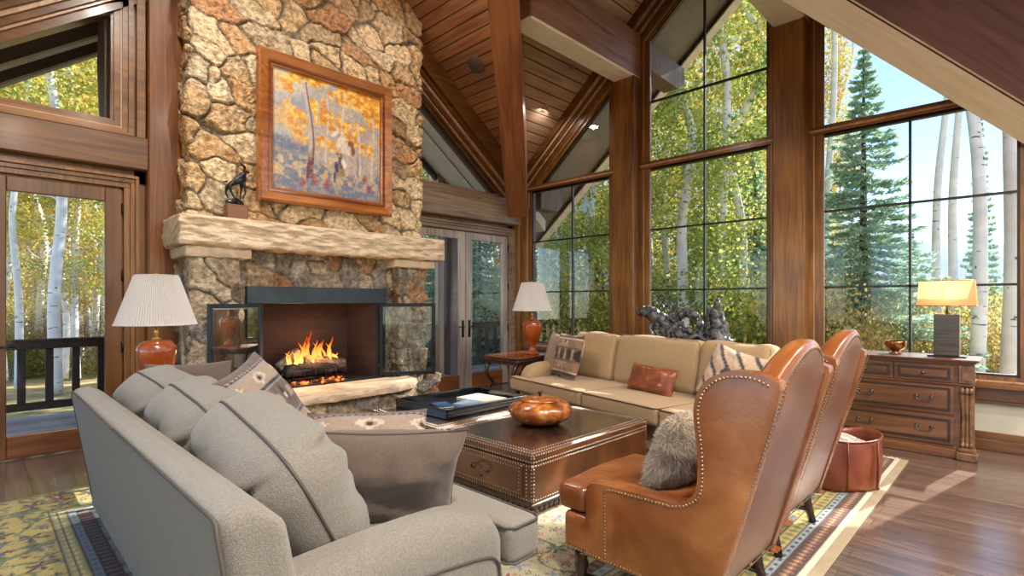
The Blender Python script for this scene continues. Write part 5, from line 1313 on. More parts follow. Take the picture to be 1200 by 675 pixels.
def urn_lamp(lab, loc):
    l = thing('table_lamp', lab, 'lamp', loc)
    bm = B(); lathe(bm, [(.088, 0), (.09, .02), (.07, .035), (.05, .055), (.042, .09), (.046, .13), (.07, .17), (.10, .23), (.122, .30), (.130, .37), (.130, .405), (.124, .415), (.112, .42), (.108, .435), (.085, .452), (.04, .46), (.02, .462)], 44); obj('lamp_base', bm, m_urn, l)
    bm = B(); lathe(bm, [(.03, .46), (.03, .475), (.016, .48), (.012, .56), (.02, .565), (.02, .60), (.004, .61)], 16); tube(bm, [(0, 0, .60), (0, 0, .95)], .003, 6); lathe(bm, [(.002, .945), (.012, .952), (.008, .965), (.001, .97)], 10); obj('stem', bm, m_gold, l)
    bm = B(); n = 90; ringz = [(.262, .575), (.252, .60), (.145, .925), (.138, .94)]
    rings = [[bm.verts.new(((r_ + (.0035 if k % 2 else -.0035)) * math.cos(2 * PI * k / (2 * n)), (r_ + (.0035 if k % 2 else -.0035)) * math.sin(2 * PI * k / (2 * n)), z)) for k in range(2 * n)] for r_, z in ringz]
    for a, b in zip(rings, rings[1:]):
        for k in range(2 * n): bm.faces.new([a[k], a[(k + 1) % (2 * n)], b[(k + 1) % (2 * n)], b[k]])
    obj('lamp_shade', bm, m_pleat, l, smooth=False)
    bm = B()
    for r_, z in ((.264, .574), (.139, .941)): tube(bm, [(r_ * math.cos(a), r_ * math.sin(a), z) for a in [2 * PI * k / 60 for k in range(60)]], .004, 6, closed=True)
    for a in (0, 2.09, 4.19): tube(bm, [(0, 0, .94), (.138 * math.cos(a), .138 * math.sin(a), .94)], .0025, 5)
    obj('shade_rim', bm, m_pleat, l)
    return l
l1 = urn_lamp('amber urn lamp with white pleated shade behind the grey sofa', (.955, 4.66, .652))
l2 = dup(l1, (5.14, 4.66, .702), 0, 'amber urn lamp with white pleated shade on the carved table beside the tan sofa')
# end table behind the grey sofa
m_tabtop = wood('table_top_wood', srgb(112, 56, 30), srgb(160, 88, 52), 1, rough=.25, coat=.4, knots=False)
et = thing('end_table', 'brown wooden end table hidden behind the grey sofa under its lamp', 'side table', (.95, 4.68, 0))
obj('table_top', boxes(((-.3, -.3, .62), (.3, .3, .652)), ch=.008), m_tabtop, et, smooth=False)
obj('apron', boxes(((-.27, -.27, .54), (.27, .27, .62)), ch=.004), m_tabtop, et, smooth=False)
for sx in (-1, 1):
    for sy in (-1, 1):
        bm = B(); lathe(bm, [(.02, 0.012), (.026, .05), (.018, .1), (.024, .3), (.03, .5), (.03, .56)], 14, (sx * .24, sy * .24)); obj('leg', bm, m_carve, et)
# carved side table
st = thing('carved_side_table', 'carved dark side table with scroll legs between the double doors and the tan sofa', 'side table', (5.02, 4.78, 0))
hx, hy = .36, .30
obj('table_top', boxes(((-hx, -hy, .675), (hx, hy, .702)), ch=.01), m_tabtop, st, smooth=False)
bm = B(); box(bm, (-hx + .01, -hy + .01, .60), (hx - .01, hy - .01, .675), .006)
for (a, b) in (((-hx, -hy), (hx, -hy)), ((-hx, -hy), (-hx, hy))):
    m = 22
    for i in range(m):
        t = (i + .5) / m; bmesh.ops.create_icosphere(bm, subdivisions=1, radius=1, matrix=Matrix.Translation((a[0] + (b[0] - a[0]) * t, a[1] + (b[1] - a[1]) * t, .645)) @ Matrix.Diagonal((.013, .013, .026, 1)))
obj('carved_apron', fixn(bm), m_carve, st, smooth='auto')
for sx in (-1, 1):
    for sy in (-1, 1):
        bm = B(); x, y = sx * (hx - .05), sy * (hy - .05); k = sx
        pts = [(x - k * .02, y, .60), (x + k * .03, y, .57), (x + k * .05, y, .50), (x + k * .02, y, .42), (x - k * .05, y, .36), (x - k * .07, y, .29), (x - k * .03, y, .24), (x + k * .0, y, .26), (x - k * .01, y, .30), (x - k * .03, y, .28)]
        tube(bm, catmull(pts, 5), [.028] * 26 + list(np.linspace(.026, .012, len(catmull(pts, 5)) - 26)), 10)
        tube(bm, catmull([(x - k * .05, y, .27), (x - k * .01, y, .18), (x + k * .04, y, .12), (x + k * .06, y, .06), (x + k * .03, y, .03), (x + k * .07, y, .012)], 5), [.026] * 18 + [.02] * 8, 10)
        obj('leg', bm, m_carve, st)
obj('shelf', boxes(((-hx + .05, -hy + .05, .10), (hx - .05, hy - .05, .125)), ch=.006), m_carve, st, smooth=False)

# ================================================================== console and driftwood
m_consw = plain('black_brown_console', srgb(40, 30, 26), .25, coat=.4)
cs = thing('console_table', 'dark narrow console table behind the tan sofa at the central window', 'console table', (6.18, 2.95, 0))
obj('table_top', boxes(((-.2, -.98, .835), (.2, .98, .87)), ch=.006), m_consw, cs, smooth=False)
obj('apron', boxes(((-.17, -.93, .75), (.17, .93, .835)), ch=.004), m_consw, cs, smooth=False)
for sx in (-1, 1):
    for sy in (-1, 1): obj('leg', boxes(((sx * .15 - .025, sy * .90 - .025, 0), (sx * .15 + .025, sy * .90 + .025, .75)), ch=.004), m_consw, cs, smooth=False)
m_drift = NT('weathered_driftwood'); _v = m_drift.coords((1, 1, 1)); _n = m_drift.n('ShaderNodeTexNoise'); _n.inputs['Scale'].default_value = 7; _n.inputs['Detail'].default_value = 6; _n.inputs['Distortion'].default_value = 2; m_drift.l(_v, _n.inputs['Vector'])
m_drift.l(m_drift.ramp(_n.outputs['Fac'], [(.32, srgb(24, 22, 22)), (.48, srgb(58, 58, 60)), (.60, srgb(104, 106, 110)), (.70, srgb(100, 64, 42))]), m_drift.b.inputs['Base Color']); m_drift.set('Roughness', .35); m_drift.set('Coat Weight', .3); m_drift.bump(_n.outputs['Fac'], .8, .02); m_drift = m_drift.m
dw = thing('driftwood_sculpture', 'gnarled grey and brown driftwood sculpture on the console in front of the central window', 'sculpture', (6.18, 3.05, .885), R(-90))
r = random.Random(21)
def gnarl(bm, pts, rad, seg=10, j=.012):
    P = catmull(pts, 6); n = len(P); rr = np.interp(np.linspace(0, len(rad) - 1, n), range(len(rad)), rad)
    P = [p + Vector((r.uniform(-j, j), r.uniform(-j, j), r.uniform(-j, j))) for p in P]
    tube(bm, P, [a * r.uniform(.82, 1.2) for a in rr], seg)
# local x+ = world -Y = toward the right in the picture
bm = B()
gnarl(bm, [(-.62, 0, .36), (-.52, 0, .38), (-.40, 0, .33), (-.25, .02, .22), (-.1, 0, .12), (.1, 0, .06), (.25, 0, .05)], [.045, .07, .085, .08, .075, .06, .05], 12)
gnarl(bm, [(-.50, .02, .40), (-.38, .04, .36), (-.22, .02, .30), (-.05, .02, .24), (.02, 0, .16)], [.03, .035, .03, .03, .02], 9)
for k in range(6): gnarl(bm, [(-.42 + k * .075, -.02, .26 - k * .03), (-.43 + k * .08, -.07, .14 - k * .015), (-.38 + k * .075, -.05, .02)], [.035, .022, .026], 8)
gnarl(bm, [(-.46, .04, .25), (-.45, .05, .12), (-.42, .06, .02)], [.035, .03, .035], 8)
obj('fallen_log', bm, m_drift, dw)
bm = B()
gnarl(bm, [(.43, 0, .03), (.42, 0, .18), (.40, .01, .34), (.40, 0, .44), (.42, 0, .55)], [.11, .09, .06, .045, .012], 12)
gnarl(bm, [(.36, .02, .05), (.30, .03, .2), (.30, .02, .32), (.33, 0, .46)], [.08, .06, .04, .01], 10)
gnarl(bm, [(.47, .02, .05), (.50, .02, .16), (.46, .02, .3), (.455, 0, .42)], [.08, .05, .035, .012], 10)
gnarl(bm, [(.25, .02, .03), (.35, .0, .05), (.5, 0, .04), (.58, 0, .03)], [.05, .07, .07, .03], 10)
obj('upright_stump', bm, m_drift, dw)
bm = B()
gnarl(bm, [(-.12, .03, .20), (-.08, .03, .32), (.02, .03, .37), (.12, .03, .33), (.2, .03, .22), (.25, .03, .08)], [.03, .05, .055, .05, .045, .04], 12)
gnarl(bm, [(.0, -.03, .08), (.06, -.05, .18), (.12, -.04, .10), (.2, -.03, .16), (.24, -.03, .06)], [.02, .025, .022, .022, .02], 8)
gnarl(bm, [(-.05, -.04, .06), (.08, -.08, .05), (.2, -.06, .10), (.3, -.05, .04)], [.025, .03, .028, .02], 8)
obj('root_arch', bm, m_drift, dw)
bm = B()
for k in range(9):
    x = -.40 + .045 * k; a = r.uniform(-.5, .5); h_ = r.uniform(.18, .30); p0 = (x, .02, .30 - k * .015); p1 = (x + a * .12, .03, p0[2] + h_ * .5); p2 = (x + a * .35, .03, p0[2] + h_)
    gnarl(bm, [p0, p1, p2], [.011, .008, .003], 6, .006); gnarl(bm, [p1, (p1[0] + .07 * (1 if k % 2 else -1), .05, p1[2] + .06), (p1[0] + .10 * (1 if k % 2 else -1), .04, p1[2] + .13)], [.007, .005, .002], 5, .004)
obj('branch', bm, m_drift, dw)

# ================================================================== chest of drawers
m_chest = wood('chest_wood', srgb(84, 52, 32), srgb(122, 82, 54), 0, rough=.35, coat=.2, knots=False)
m_chestd = plain('chest_dark_bead', srgb(44, 32, 26), .35)
m_pewter = plain('pewter', srgb(84, 80, 76), .4, metal=.85)
cd = thing('chest_of_drawers', 'carved brown chest of drawers with fluted corner columns under the third window', 'chest of drawers', (6.33, .905, 0), R(-90))
W, D = .60, .27
obj('carcass', boxes(((-W + .05, -D + .035, .1), (W - .05, D, .85)), ch=.004), m_chest, cd, smooth=False)
obj('chest_top', boxes(((-W - .01, -D - .012, .868), (W + .01, D, .884)), ((-W + .01, -D + .006, .852), (W - .01, D, .868)), ((-W + .025, -D + .02, .838), (W - .025, D, .852)), ch=.006), m_chest, cd, smooth=False)
obj('plinth', boxes(((-W + .06, -D + .02, 0), (W - .06, D, .085)), ((-W + .06, -D + .028, .085), (W - .06, D, .105)), ch=.008), m_chest, cd, smooth=False)
def bail(bm, x, z, y, w=.055):
    for s in (-1, 1): bmesh.ops.create_icosphere(bm, subdivisions=2, radius=1, matrix=Matrix.Translation((x + s * w, y, z)) @ Matrix.Diagonal((.017, .01, .015, 1)))
    tube(bm, catmull([(x - w, y - .01, z), (x - w, y - .02, z - .02), (x - w * .6, y - .022, z - .038), (x, y - .022, z - .036), (x + w * .6, y - .022, z - .038), (x + w, y - .02, z - .02), (x + w, y - .01, z)], 5), .005, 7)
def drawer(x0, x1, z0, z1, kind):
    y = -D + .03; d = obj('drawer', boxes(((x0, y - .012, z0), (x1, y + .03, z1)), ch=.004), m_chest, cd, smooth=False)
    bm = B(); i = .035
    def fr(i0, i1, yy): 
        a = [(x0 + i0, z0 + i0), (x1 - i0, z0 + i0), (x1 - i0, z1 - i0), (x0 + i0, z1 - i0)]; b = [(x0 + i1, z0 + i1), (x1 - i1, z0 + i1), (x1 - i1, z1 - i1), (x0 + i1, z1 - i1)]
        V = [[bm.verts.new((p[0], yc, p[1])) for p in q] for q, yc in ((a, y - .01), (a, yy), (b, yy), (b, y - .01))]
        for k in range(4):
            for m in range(3): bm.faces.new([V[m][k], V[m][(k + 1) % 4], V[m + 1][(k + 1) % 4], V[m + 1][k]])
    fr(.028, .042, y - .020); obj('bead_moulding', fixn(bm), m_chestd, d, smooth=False)
    bm = B(); box(bm, (x0 + .05, y - .018, z0 + .05 if z1 - z0 > .2 else z0 + .048), (x1 - .05, y - .01, z1 - .05 if z1 - z0 > .2 else z1 - .048), .004); obj('raised_panel', fixn(bm), m_chest, d, smooth=False)
    bm = B()
    if kind == 'knob': lathe_y = bmesh.ops.create_icosphere(bm, subdivisions=2, radius=1, matrix=Matrix.Translation(((x0 + x1) / 2, y - .035, (z0 + z1) / 2)) @ Matrix.Diagonal((.018, .014, .014, 1))); tube(bm, [((x0 + x1) / 2, y - .015, (z0 + z1) / 2), ((x0 + x1) / 2, y - .035, (z0 + z1) / 2)], .008, 8)
    else:
        for xx in (x0 + (x1 - x0) * .24, x0 + (x1 - x0) * .76): bm = B(); bail(bm, xx, (z0 + z1) / 2 + .015, y - .02); obj('handle', bm, m_pewter, d)
    if kind == 'knob': obj('knob', bm, m_pewter, d)
drawer(-.44, -.004, .672, .83, 'knob'); drawer(.004, .44, .672, .83, 'knob'); drawer(-.44, .44, .388, .652, 'b'); drawer(-.44, .44, .118, .372, 'b')
obj('waist_moulding', boxes(((-W + .03, -D + .01, .654), (W - .03, D, .67)), ch=.005), m_chest, cd, smooth=False)
m_col = plain('carved_column_wood', srgb(112, 78, 52), .35, noise=.45, nscale=20, coat=.2)
for sx in (-1, 1):
    xc = sx * .525; bm = B(); y = -D + .055
    box(bm, (xc - .055, -D + .01, .675), (xc + .055, -D + .08, .835), .004); box(bm, (xc - .035, -D + .002, .70), (xc + .035, -D + .02, .815), .006)
    box(bm, (xc - .075, -D - .02, 0), (xc + .075, -D + .09, .075), .01); box(bm, (xc - .062, -D - .005, .075), (xc + .062, -D + .08, .11), .01)
    for k in range(-1, 2):
        tube(bm, [(xc + k * .028, y - .035, .14), (xc + k * .024, y - .03, .38), (xc + k * .03, y - .045, .58)], [.016, .013, .019], 8)
        bmesh.ops.create_icosphere(bm, subdivisions=2, radius=1, matrix=Matrix.Translation((xc + k * .03, y - .045, .61)) @ Matrix.Diagonal((.02, .022, .034, 1)))
        bmesh.ops.create_icosphere(bm, subdivisions=2, radius=1, matrix=Matrix.Translation((xc + k * .028, y - .038, .135)) @ Matrix.Diagonal((.018, .02, .028, 1)))
    box(bm, (xc - .05, y - .02, .11), (xc + .05, y + .02, .65), .006)
    obj('corner_column', fixn(bm), m_col, cd, smooth='auto')
# lamp on the chest
tl = thing('table_lamp', 'lit lamp with an amber rectangular shade and dark block base on the chest', 'lamp', (6.33, .535, .884), R(-90))
obj('lamp_base', boxes(((-.092, -.055, .012), (.092, .055, .395)), ch=.006), wood('striped_stone', srgb(50, 44, 40), srgb(84, 72, 62), 0, rough=.3, scale=1.6, knots=False, dark=srgb(28, 28, 28)), tl, smooth=False)
obj('foot', boxes(((-.14, -.08, 0), (.14, .08, .014)), ch=.003), m_black, tl, smooth=False)
bm = B(); tube(bm, [(0, 0, .39), (0, 0, .72)], .009, 8); lathe(bm, [(.012, .71), (.016, .72), (.004, .735)], 10); obj('stem', bm, m_gold, tl)
bm = B(); b0, b1 = (.212, .125, .475), (.196, .112, .705)
VV = [[bm.verts.new((sx * q[0], sy * q[1], q[2])) for sx, sy in ((-1, -1), (1, -1), (1, 1), (-1, 1))] for q in (b0, b1)]
for k in range(4): bm.faces.new([VV[0][k], VV[0][(k + 1) % 4], VV[1][(k + 1) % 4], VV[1][k]])
obj('lamp_shade', bm, shade_mat('amber_shade', srgb(216, 176, 132), .5), tl, smooth=False)
bm = B()
for q in (b0, b1): bm = B(); tube(bm, [(sx * q[0], sy * q[1], q[2]) for sx, sy in ((-1, -1), (1, -1), (1, 1), (-1, 1))], .004, 4, closed=True); obj('shade_rim', bm, m_gold, tl)
bm = B(); bmesh.ops.create_icosphere(bm, subdivisions=3, radius=.035, matrix=Matrix.Translation((0, 0, .58))); obj('bulb', bm, emis('warm_bulb', srgb(255, 214, 160), 40), tl)
# copper bowl
cb = thing('copper_bowl', 'small shiny copper pedestal bowl on the chest beside the lit lamp', 'bowl', (6.36, .93, .884))
m_copper = plain('copper', srgb(176, 120, 78), .18, metal=.95)
bm = B(); lathe(bm, [(.05, 0), (.055, .006), (.03, .015), (.028, .03), (.06, .045), (.085, .075), (.088, .11), (.09, .125), (.082, .125), (.078, .08), (.05, .055), (.0, .05)], 36, caps=False); obj('bowl_body', bm, m_copper, cb)
# leather tote
tt = thing('leather_tote', 'open brown leather tote basket on the floor between the wing chair and the chest', 'bag', (4.60, 1.01, .012), R(-38))
def tote(a0, a1, z0, z1, nz, ns=48, e=2.6):
    co = []
    for i in range(ns):
        t = 2 * PI * i / ns; cx = abs(math.cos(t)) ** (2 / e) * (1 if math.cos(t) > 0 else -1); cy = abs(math.sin(t)) ** (2 / e) * (1 if math.sin(t) > 0 else -1)
        for j in range(nz):
            k = j / (nz - 1); s = 1 + .06 * math.sin(k * PI) - .03 * (1 - k) ** 4; z = z0 + (z1 - z0) * k + .018 * math.cos(2 * t) * k
            co.append((cx * (a0 + (a1 - a0) * k) * s, cy * (a0 + (a1 - a0) * k) * .72 * s, z))
    return co
m_tote = leather('saddle_leather', srgb(98, 44, 24), srgb(126, 62, 36), srgb(152, 84, 52), .35, 4)
o = gridmesh('bag_body', tote(.25, .265, .0, .385, 14), 48, 14, m_tote, tt, closed_u=True)
md = o.modifiers.new('Solid', 'SOLIDIFY'); md.thickness = .006
obj('bag_bottom', boxes(((-.2, -.14, 0), (.2, .14, .012)), ch=.004), m_tote, tt, smooth=False)
bm = B(); tube(bm, [Vector(tote(.268, .268, .383, .385, 2, 48)[i * 2 + 1]) for i in range(48)], .007, 6, closed=True); obj('rim', bm, m_tote, tt)
bm = B()
for z in (.30,): tube(bm, [Vector((p[0] * 1.012, p[1] * 1.012, z)) for p in [tote(.262, .264, .3, .302, 2, 48)[i * 2] for i in range(48)]], .004, 5, closed=True)
for x in (-.12, .12): tube(bm, [(x, -.200, .02), (x, -.212, .2), (x, -.206, .37)], .012, 6, flat=.4)
obj('strap', bm, m_tote, tt)
bl = gridmesh('folded_blanket', [(.20 * u, .135 * v, .33 + .05 * math.cos(u * 2.2) * math.cos(v * 1.5) + .012 * math.sin(u * 13 + v * 5)) for u in np.linspace(-1, 1, 30) for v in np.linspace(-1, 1, 20)], 30, 20, fabric('blanket_wool', srgb(176, 172, 164), srgb(110, 104, 98), 90, .6))
bl.location = tt.location; bl.rotation_euler = tt.rotation_euler; bl.modifiers.new('S', 'SOLIDIFY').thickness = .05
tag(bl, 'grey knitted blanket folded inside the leather tote', 'blanket')

# ================================================================== rug
RX0, RX1, RY0, RY1 = -.32, 5.70, .80, 5.05
nx_, ny_ = 640, 440
gx = np.linspace(RX0, RX1, nx_); gy = np.linspace(RY0, RY1, ny_); X, Y = np.meshgrid(gx, gy, indexing='ij'); x = X.ravel(); y = Y.ravel()
dl = x - RX0; dr = RX1 - x; dn = y - RY0; df = RY1 - y + .23
d = np.minimum(np.minimum(dl, dr), np.minimum(dn, df)); along = np.where((d == dl) | (d == dr), y, x)
def rugcol():
    c = np.tile(lin((176, 168, 138)), (x.size, 1)); yel = lin((186, 166, 90)); dkb = lin((74, 54, 46)); bl_ = lin((142, 160, 164)); gr_ = lin((150, 148, 96)); rd = lin((140, 62, 54)); cr = lin((214, 202, 176)); gn = lin((112, 122, 78))
    def m(k, col): c[k] = col
    # inner field: pale with scattered flowers
    def motifs(mask, cell, cols, seed, ox=1.0, rad=.3):
        i = np.floor(x / cell); j = np.floor(y / cell); 
        for di in (-1, 0, 1):
            for dj in (-1, 0, 1):
                I = i + di; J = j + dj; cx = (I + .5 + (hash2(I, J, seed) - .5) * .5) * cell; cy = (J + .5 + (hash2(I, J, seed + 1) - .5) * .5) * cell
                dx = x - cx; dy = y - cy; a = np.arctan2(dy, dx) + hash2(I, J, seed + 2) * 3; rr = np.hypot(dx, dy) / cell; pet = rad * (.6 + .4 * np.cos(a * 5)); hh = hash2(I, J, seed + 3)
                for q, colr in enumerate(cols):
                    kk = mask & (rr < pet * (.7 + .5 * hash2(I, J, seed + 5))) & (hh > q / len(cols)) & (hh <= (q + 1) / len(cols)); c[kk] = colr
                c[mask & (rr < rad * .25)] = cols[(seed + 1) % len(cols)]
    inner = d > .86; main = (d > .25) & (d < .66)
    vine = np.abs(vn(x * 5, y * 5, 3) - .5) < .035; m(inner & vine, lin((96, 104, 70)))
    motifs(inner, .14, [rd, lin((120, 130, 140)), lin((196, 168, 90)), lin((84, 96, 64)), lin((150, 96, 76))], 40, rad=.40); motifs(inner, .075, [lin((90, 84, 66)), lin((150, 70, 56)), lin((110, 120, 124)), lin((200, 190, 160))], 90, rad=.32)
    m(main, yel); vine2 = np.abs(vn(x * 7 + 9, y * 7, 5) - .5) < .05; m(main & vine2, gn); motifs(main, .17, [rd, lin((96, 100, 116)), lin((170, 150, 96)), gn, lin((84, 60, 56))], 60, rad=.40); motifs(main, .085, [lin((88, 92, 56)), lin((120, 60, 48)), lin((196, 176, 110)), lin((70, 66, 60))], 70, rad=.30)
    stripe = (np.floor(along / .035) % 2 == 0)
    m((d < .03), cr); m((d >= .03) & (d < .13), dkb); k = (d >= .045) & (d < .115); p = np.abs(((along) % .05) - .025) + np.abs(d - .08); m(k & (p < .028), lin((142, 92, 62))); m(k & (p < .012), lin((170, 160, 130)))
    m((d >= .13) & (d < .17), bl_); m((d >= .14) & (d < .16) & stripe, lin((70, 60, 60)))
    m((d >= .17) & (d < .25), yel); m((d >= .17) & (d < .25) & (np.abs(((along) % .07) - .035) + np.abs(d - .21) < .03), gn); m((np.abs(d - .17) < .005) | (np.abs(d - .25) < .005), dkb)
    m((d >= .66) & (d < .74), gr_); m((d >= .66) & (d < .74) & (np.abs(((along) % .07) - .035) + np.abs(d - .70) < .028), lin((190, 176, 116))); m((np.abs(d - .66) < .005) | (np.abs(d - .74) < .005) | (np.abs(d - .70) < .004), dkb)
    m((d >= .745) & (d < .79), bl_); m((d >= .755) & (d < .78) & stripe, lin((120, 130, 128)))
    m((d >= .79) & (d < .86), dkb); m((d >= .80) & (d < .85) & (np.floor(along / .028) % 2 == 0), lin((132, 100, 84)))
    n = fbm(x * 12, y * 12, 4, 8)[:, None]; return c * (.78 + .44 * n)
rg = thing('area_rug', 'large patterned wool rug with yellow floral border under the seating', 'rug', (0, 0, 0))
co = np.stack([x, y, .010 + .003 * vn(x * 3, y * 3, 1)], -1)
gridmesh('pile', co, nx_, ny_, vcol('rug_wool', rough=.95, bump=.8, bscale=160, noise=.18, nscale=120, dist=.006, sheen=.2), rg, cols=rugcol())
obj('backing', boxes(((RX0, RY0, .001), (RX1, RY1, .009)), ch=.001), plain('rug_edge', srgb(170, 156, 128), .9), rg, smooth=False)
bm = B(); r = random.Random(5); yy = RY0
while yy < RY1:
    for xe, s in ((RX1, 1), (RX0, -1)):
        L = r.uniform(.05, .08); j = r.uniform(-.012, .012); tube(bm, [(xe - s * .01, yy, .008), (xe + s * L * .5, yy + j * .5, .005), (xe + s * L, yy + j, .004)], [.0045, .004, .002], 4)
    yy += .014
f_ = obj('fringe', bm, plain('cream_fringe', srgb(206, 192, 164), .9), rg); f_['kind'] = 'stuff'
bm = boxes(((RX0, RY0 - .06, .001), (RX1, RY0, .012)), ch=.003); obj('selvedge', bm, plain('cream_selvedge', srgb(158, 142, 116), .95, noise=.1), rg, smooth=False)

# ================================================================== ceiling fittings
def on_B(x, y): return Vector((x, y, zB(x)))
def on_A(x, y): return Vector((x, y, zA(y)))
def fitting(name, lab, cat, p, nrm, parts, grp=None):
    q = Vector(nrm).to_track_quat('Z', 'Y'); e = bpy.data.objects.new(name, None); C.objects.link(e); e.location = p; e.rotation_euler = q.to_euler(); tag(e, lab, cat, grp); 
    for nm, prof, m in parts:
        bm = B(); lathe(bm, prof, 28); obj(nm, bm, m, e)
    return e
nB = Vector((-PB, 0, -1)).normalized(); nA_l = Vector((0, -PA, -1)).normalized(); nA_r = Vector((0, PA, -1)).normalized()
r = random.Random(9)
fitting('ceiling_speaker', 'round brown speaker grille in the board ceiling near the chimney', 'speaker', on_B(4.945, 5.55), nB, [('grille', [(0.001, .012), (.13, .012), (.14, .006), (.14, -.02)], plain('brown_grille', srgb(104, 84, 74), .7))])
fitting('smoke_detector', 'small round detector on the board ceiling by the tie beam', 'detector', on_A(6.11, 4.76), nA_l, [('cover', [(.001, .03), (.03, .03), (.045, .015), (.045, -.01)], plain('beige_plastic', srgb(150, 132, 120), .5))])
def downlight(p, nrm, lab, power, grp='recessed downlights in the board ceiling', visible=False):
    e = fitting('recessed_downlight', lab, 'downlight', p, nrm, [('trim_ring', [(.045, .004), (.065, .008), (.07, .0), (.07, -.02)], plain('brushed_trim', srgb(170, 150, 136), .4, metal=.3)), ('lamp_lens', [(.001, -.004), (.046, -.004), (.046, -.01)], emis('lamp_lens', srgb(255, 230, 196), 14))], grp)
    ld = bpy.data.lights.new('downlight', 'AREA'); ld.shape = 'DISK'; ld.size = .22; ld.energy = power; ld.color = (1, .93, .84); ld.spread = R(170)
    lo = bpy.data.objects.new('downlight', ld); C.objects.link(lo); lo.location = Vector(p) + Vector(nrm) * .03; lo.rotation_euler = (0, 0, 0)
    return e
DLP = 195
downlight(on_A(6.13, 5.29), nA_l, 'lit recessed downlight in the board ceiling above the first window', 9)
for (x, y) in ((1.0, 4.6), (.6, 2.4), (5.6, -2.4), (.4, -.2), (.4, -2.8), (3.4, -2.6), (4.6, -1.6), (1.6, -1.4), (1.9, 4.6), (3.8, 4.6)):  # unseen downlights added to brighten the room and the chimney
    z = max(zB(x), zA(y) if y > YC0 else 0)
    nn = nB if x > XR else Vector((PB, 0, -1)).normalized()
    if zA(y) > zB(x): nn = nA_l if y > YR else nA_r
    downlight((x, y, z - .004), nn, 'added downlight out of view, filling the high room with light', 40 if (x, y) in ((1.9, 4.6), (3.8, 4.6)) else DLP)

# ================================================================== deck
m_deck = wood('deck_boards', srgb(188, 186, 184), srgb(214, 212, 210), 0, rough=.8, coat=0, board=(1, .14), knots=False, dark=srgb(120, 118, 116))
m_rail = plain('dark_brown_rail', srgb(58, 46, 40), .7, noise=.2)
dk = thing('wooden_deck', 'pale grey board deck outside the glazed doors', 'deck', (0, 0, 0), kind='structure')
obj('deck_floor', boxes(((-6, YN + .16, -.12), (9.5, 8.75, -.02)), ch=.0), m_deck, dk, smooth=False)
rl = thing('deck_railing', 'dark wooden deck railing with square balusters outside the doors', 'railing', (0, 0, 0))
obj('top_rail', boxes(((-6, 8.42, .83), (9.5, 8.56, .92)), ((-6, 8.40, .915), (9.5, 8.58, .945)), ch=.006), m_rail, rl, smooth=False)
obj('bottom_rail', boxes(((-6, 8.46, .10), (9.5, 8.53, .19)), ch=.006), m_rail, rl, smooth=False)
for i in range(62):
    x = -5.9 + i * .25; obj('baluster', boxes(((x, 8.465, .19), (x + .075, 8.525, .83)), ch=.004), m_rail, rl, smooth=False)
for x in (-4, -1.6, 1.6, 4.3, 7.05, 9.4): obj('railing_post', boxes(((x, 8.42, -.02), (x + .16, 8.58, 1.06)), ((x - .02, 8.40, 1.06), (x + .18, 8.60, 1.10)), ch=.006), m_rail, rl, smooth=False)
bm = B(); box(bm, (6.38, 7.9, -.02), (6.60, 8.12, 4.4), .01)
struct(obj('deck_post', fixn(bm), m_outwood, smooth=False), 'tall weathered timber post standing on the deck', 'post')
bm = B(); box(bm, (6.14, 7.95, -.02), (6.27, 8.08, 4.4), .01)
struct(obj('deck_pillar', fixn(bm), wood('pale_post_wood', srgb(140, 112, 90), srgb(170, 140, 116), 2), smooth=False), 'paler timber post beside the weathered deck post', 'post')

# ================================================================== trees
def ground_z(x, y):
    d = math.hypot(x - 3, y - 3)
    return -1.0 - .02 * max(0, d - 8)
m_aspenbark = NT('aspen_bark'); t = m_aspenbark
v = t.coords((1, 1, 1)); nz = t.n('ShaderNodeTexNoise'); nz.inputs['Scale'].default_value = 3; nz.inputs['Detail'].default_value = 5; t.l(v, nz.inputs['Vector'])
v3 = t.coords((3.0, 3.0, 14)); n3 = t.n('ShaderNodeTexNoise'); n3.inputs['Scale'].default_value = 1.1; n3.inputs['Detail'].default_value = 3; t.l(v3, n3.inputs['Vector'])
v2 = t.coords((2.2, 2.2, 1.7)); vo = t.n('ShaderNodeTexVoronoi'); vo.inputs['Scale'].default_value = 1.6; t.l(v2, vo.inputs['Vector'])
c1 = t.ramp(nz.outputs['Fac'], [(.3, srgb(216, 216, 218)), (.7, srgb(246, 246, 246))]); c3 = t.ramp(n3.outputs['Fac'], [(.30, (.12, .11, .1, 1)), (.345, (1, 1, 1, 1))]); c2 = t.ramp(vo.outputs['Distance'], [(.05, (.06, .05, .05, 1)), (.11, (1, 1, 1, 1))])
m1 = t.n('ShaderNodeMix', data_type='RGBA', blend_type='MULTIPLY'); m1.inputs['Factor'].default_value = 1; t.l(c1, m1.inputs['A']); t.l(c3, m1.inputs['B'])
m2 = t.n('ShaderNodeMix', data_type='RGBA', blend_type='MULTIPLY'); m2.inputs['Factor'].default_value = 1; t.l(m1.outputs['Result'], m2.inputs['A']); t.l(c2, m2.inputs['B']); t.l(m2.outputs['Result'], t.b.inputs['Base Color']); t.set('Roughness', .8)
m_aspenbark = t.m
m_sprucebark = plain('spruce_bark', srgb(96, 78, 66), .9, noise=.3)
def leafmat(name, trans=.45):
    t = NT(name); t.t.nodes.remove(t.b); a = t.n('ShaderNodeVertexColor', layer_name='Col'); d = t.n('ShaderNodeBsdfDiffuse'); tl = t.n('ShaderNodeBsdfTranslucent'); t.l(a.outputs[0], d.inputs[0]); t.l(a.outputs[0], tl.inputs[0])
    m = t.n('ShaderNodeMixShader'); m.inputs[0].default_value = trans; t.l(d.outputs[0], m.inputs[1]); t.l(tl.outputs[0], m.inputs[2]); t.l(m.outputs[0], t.out.inputs['Surface']); return t.m
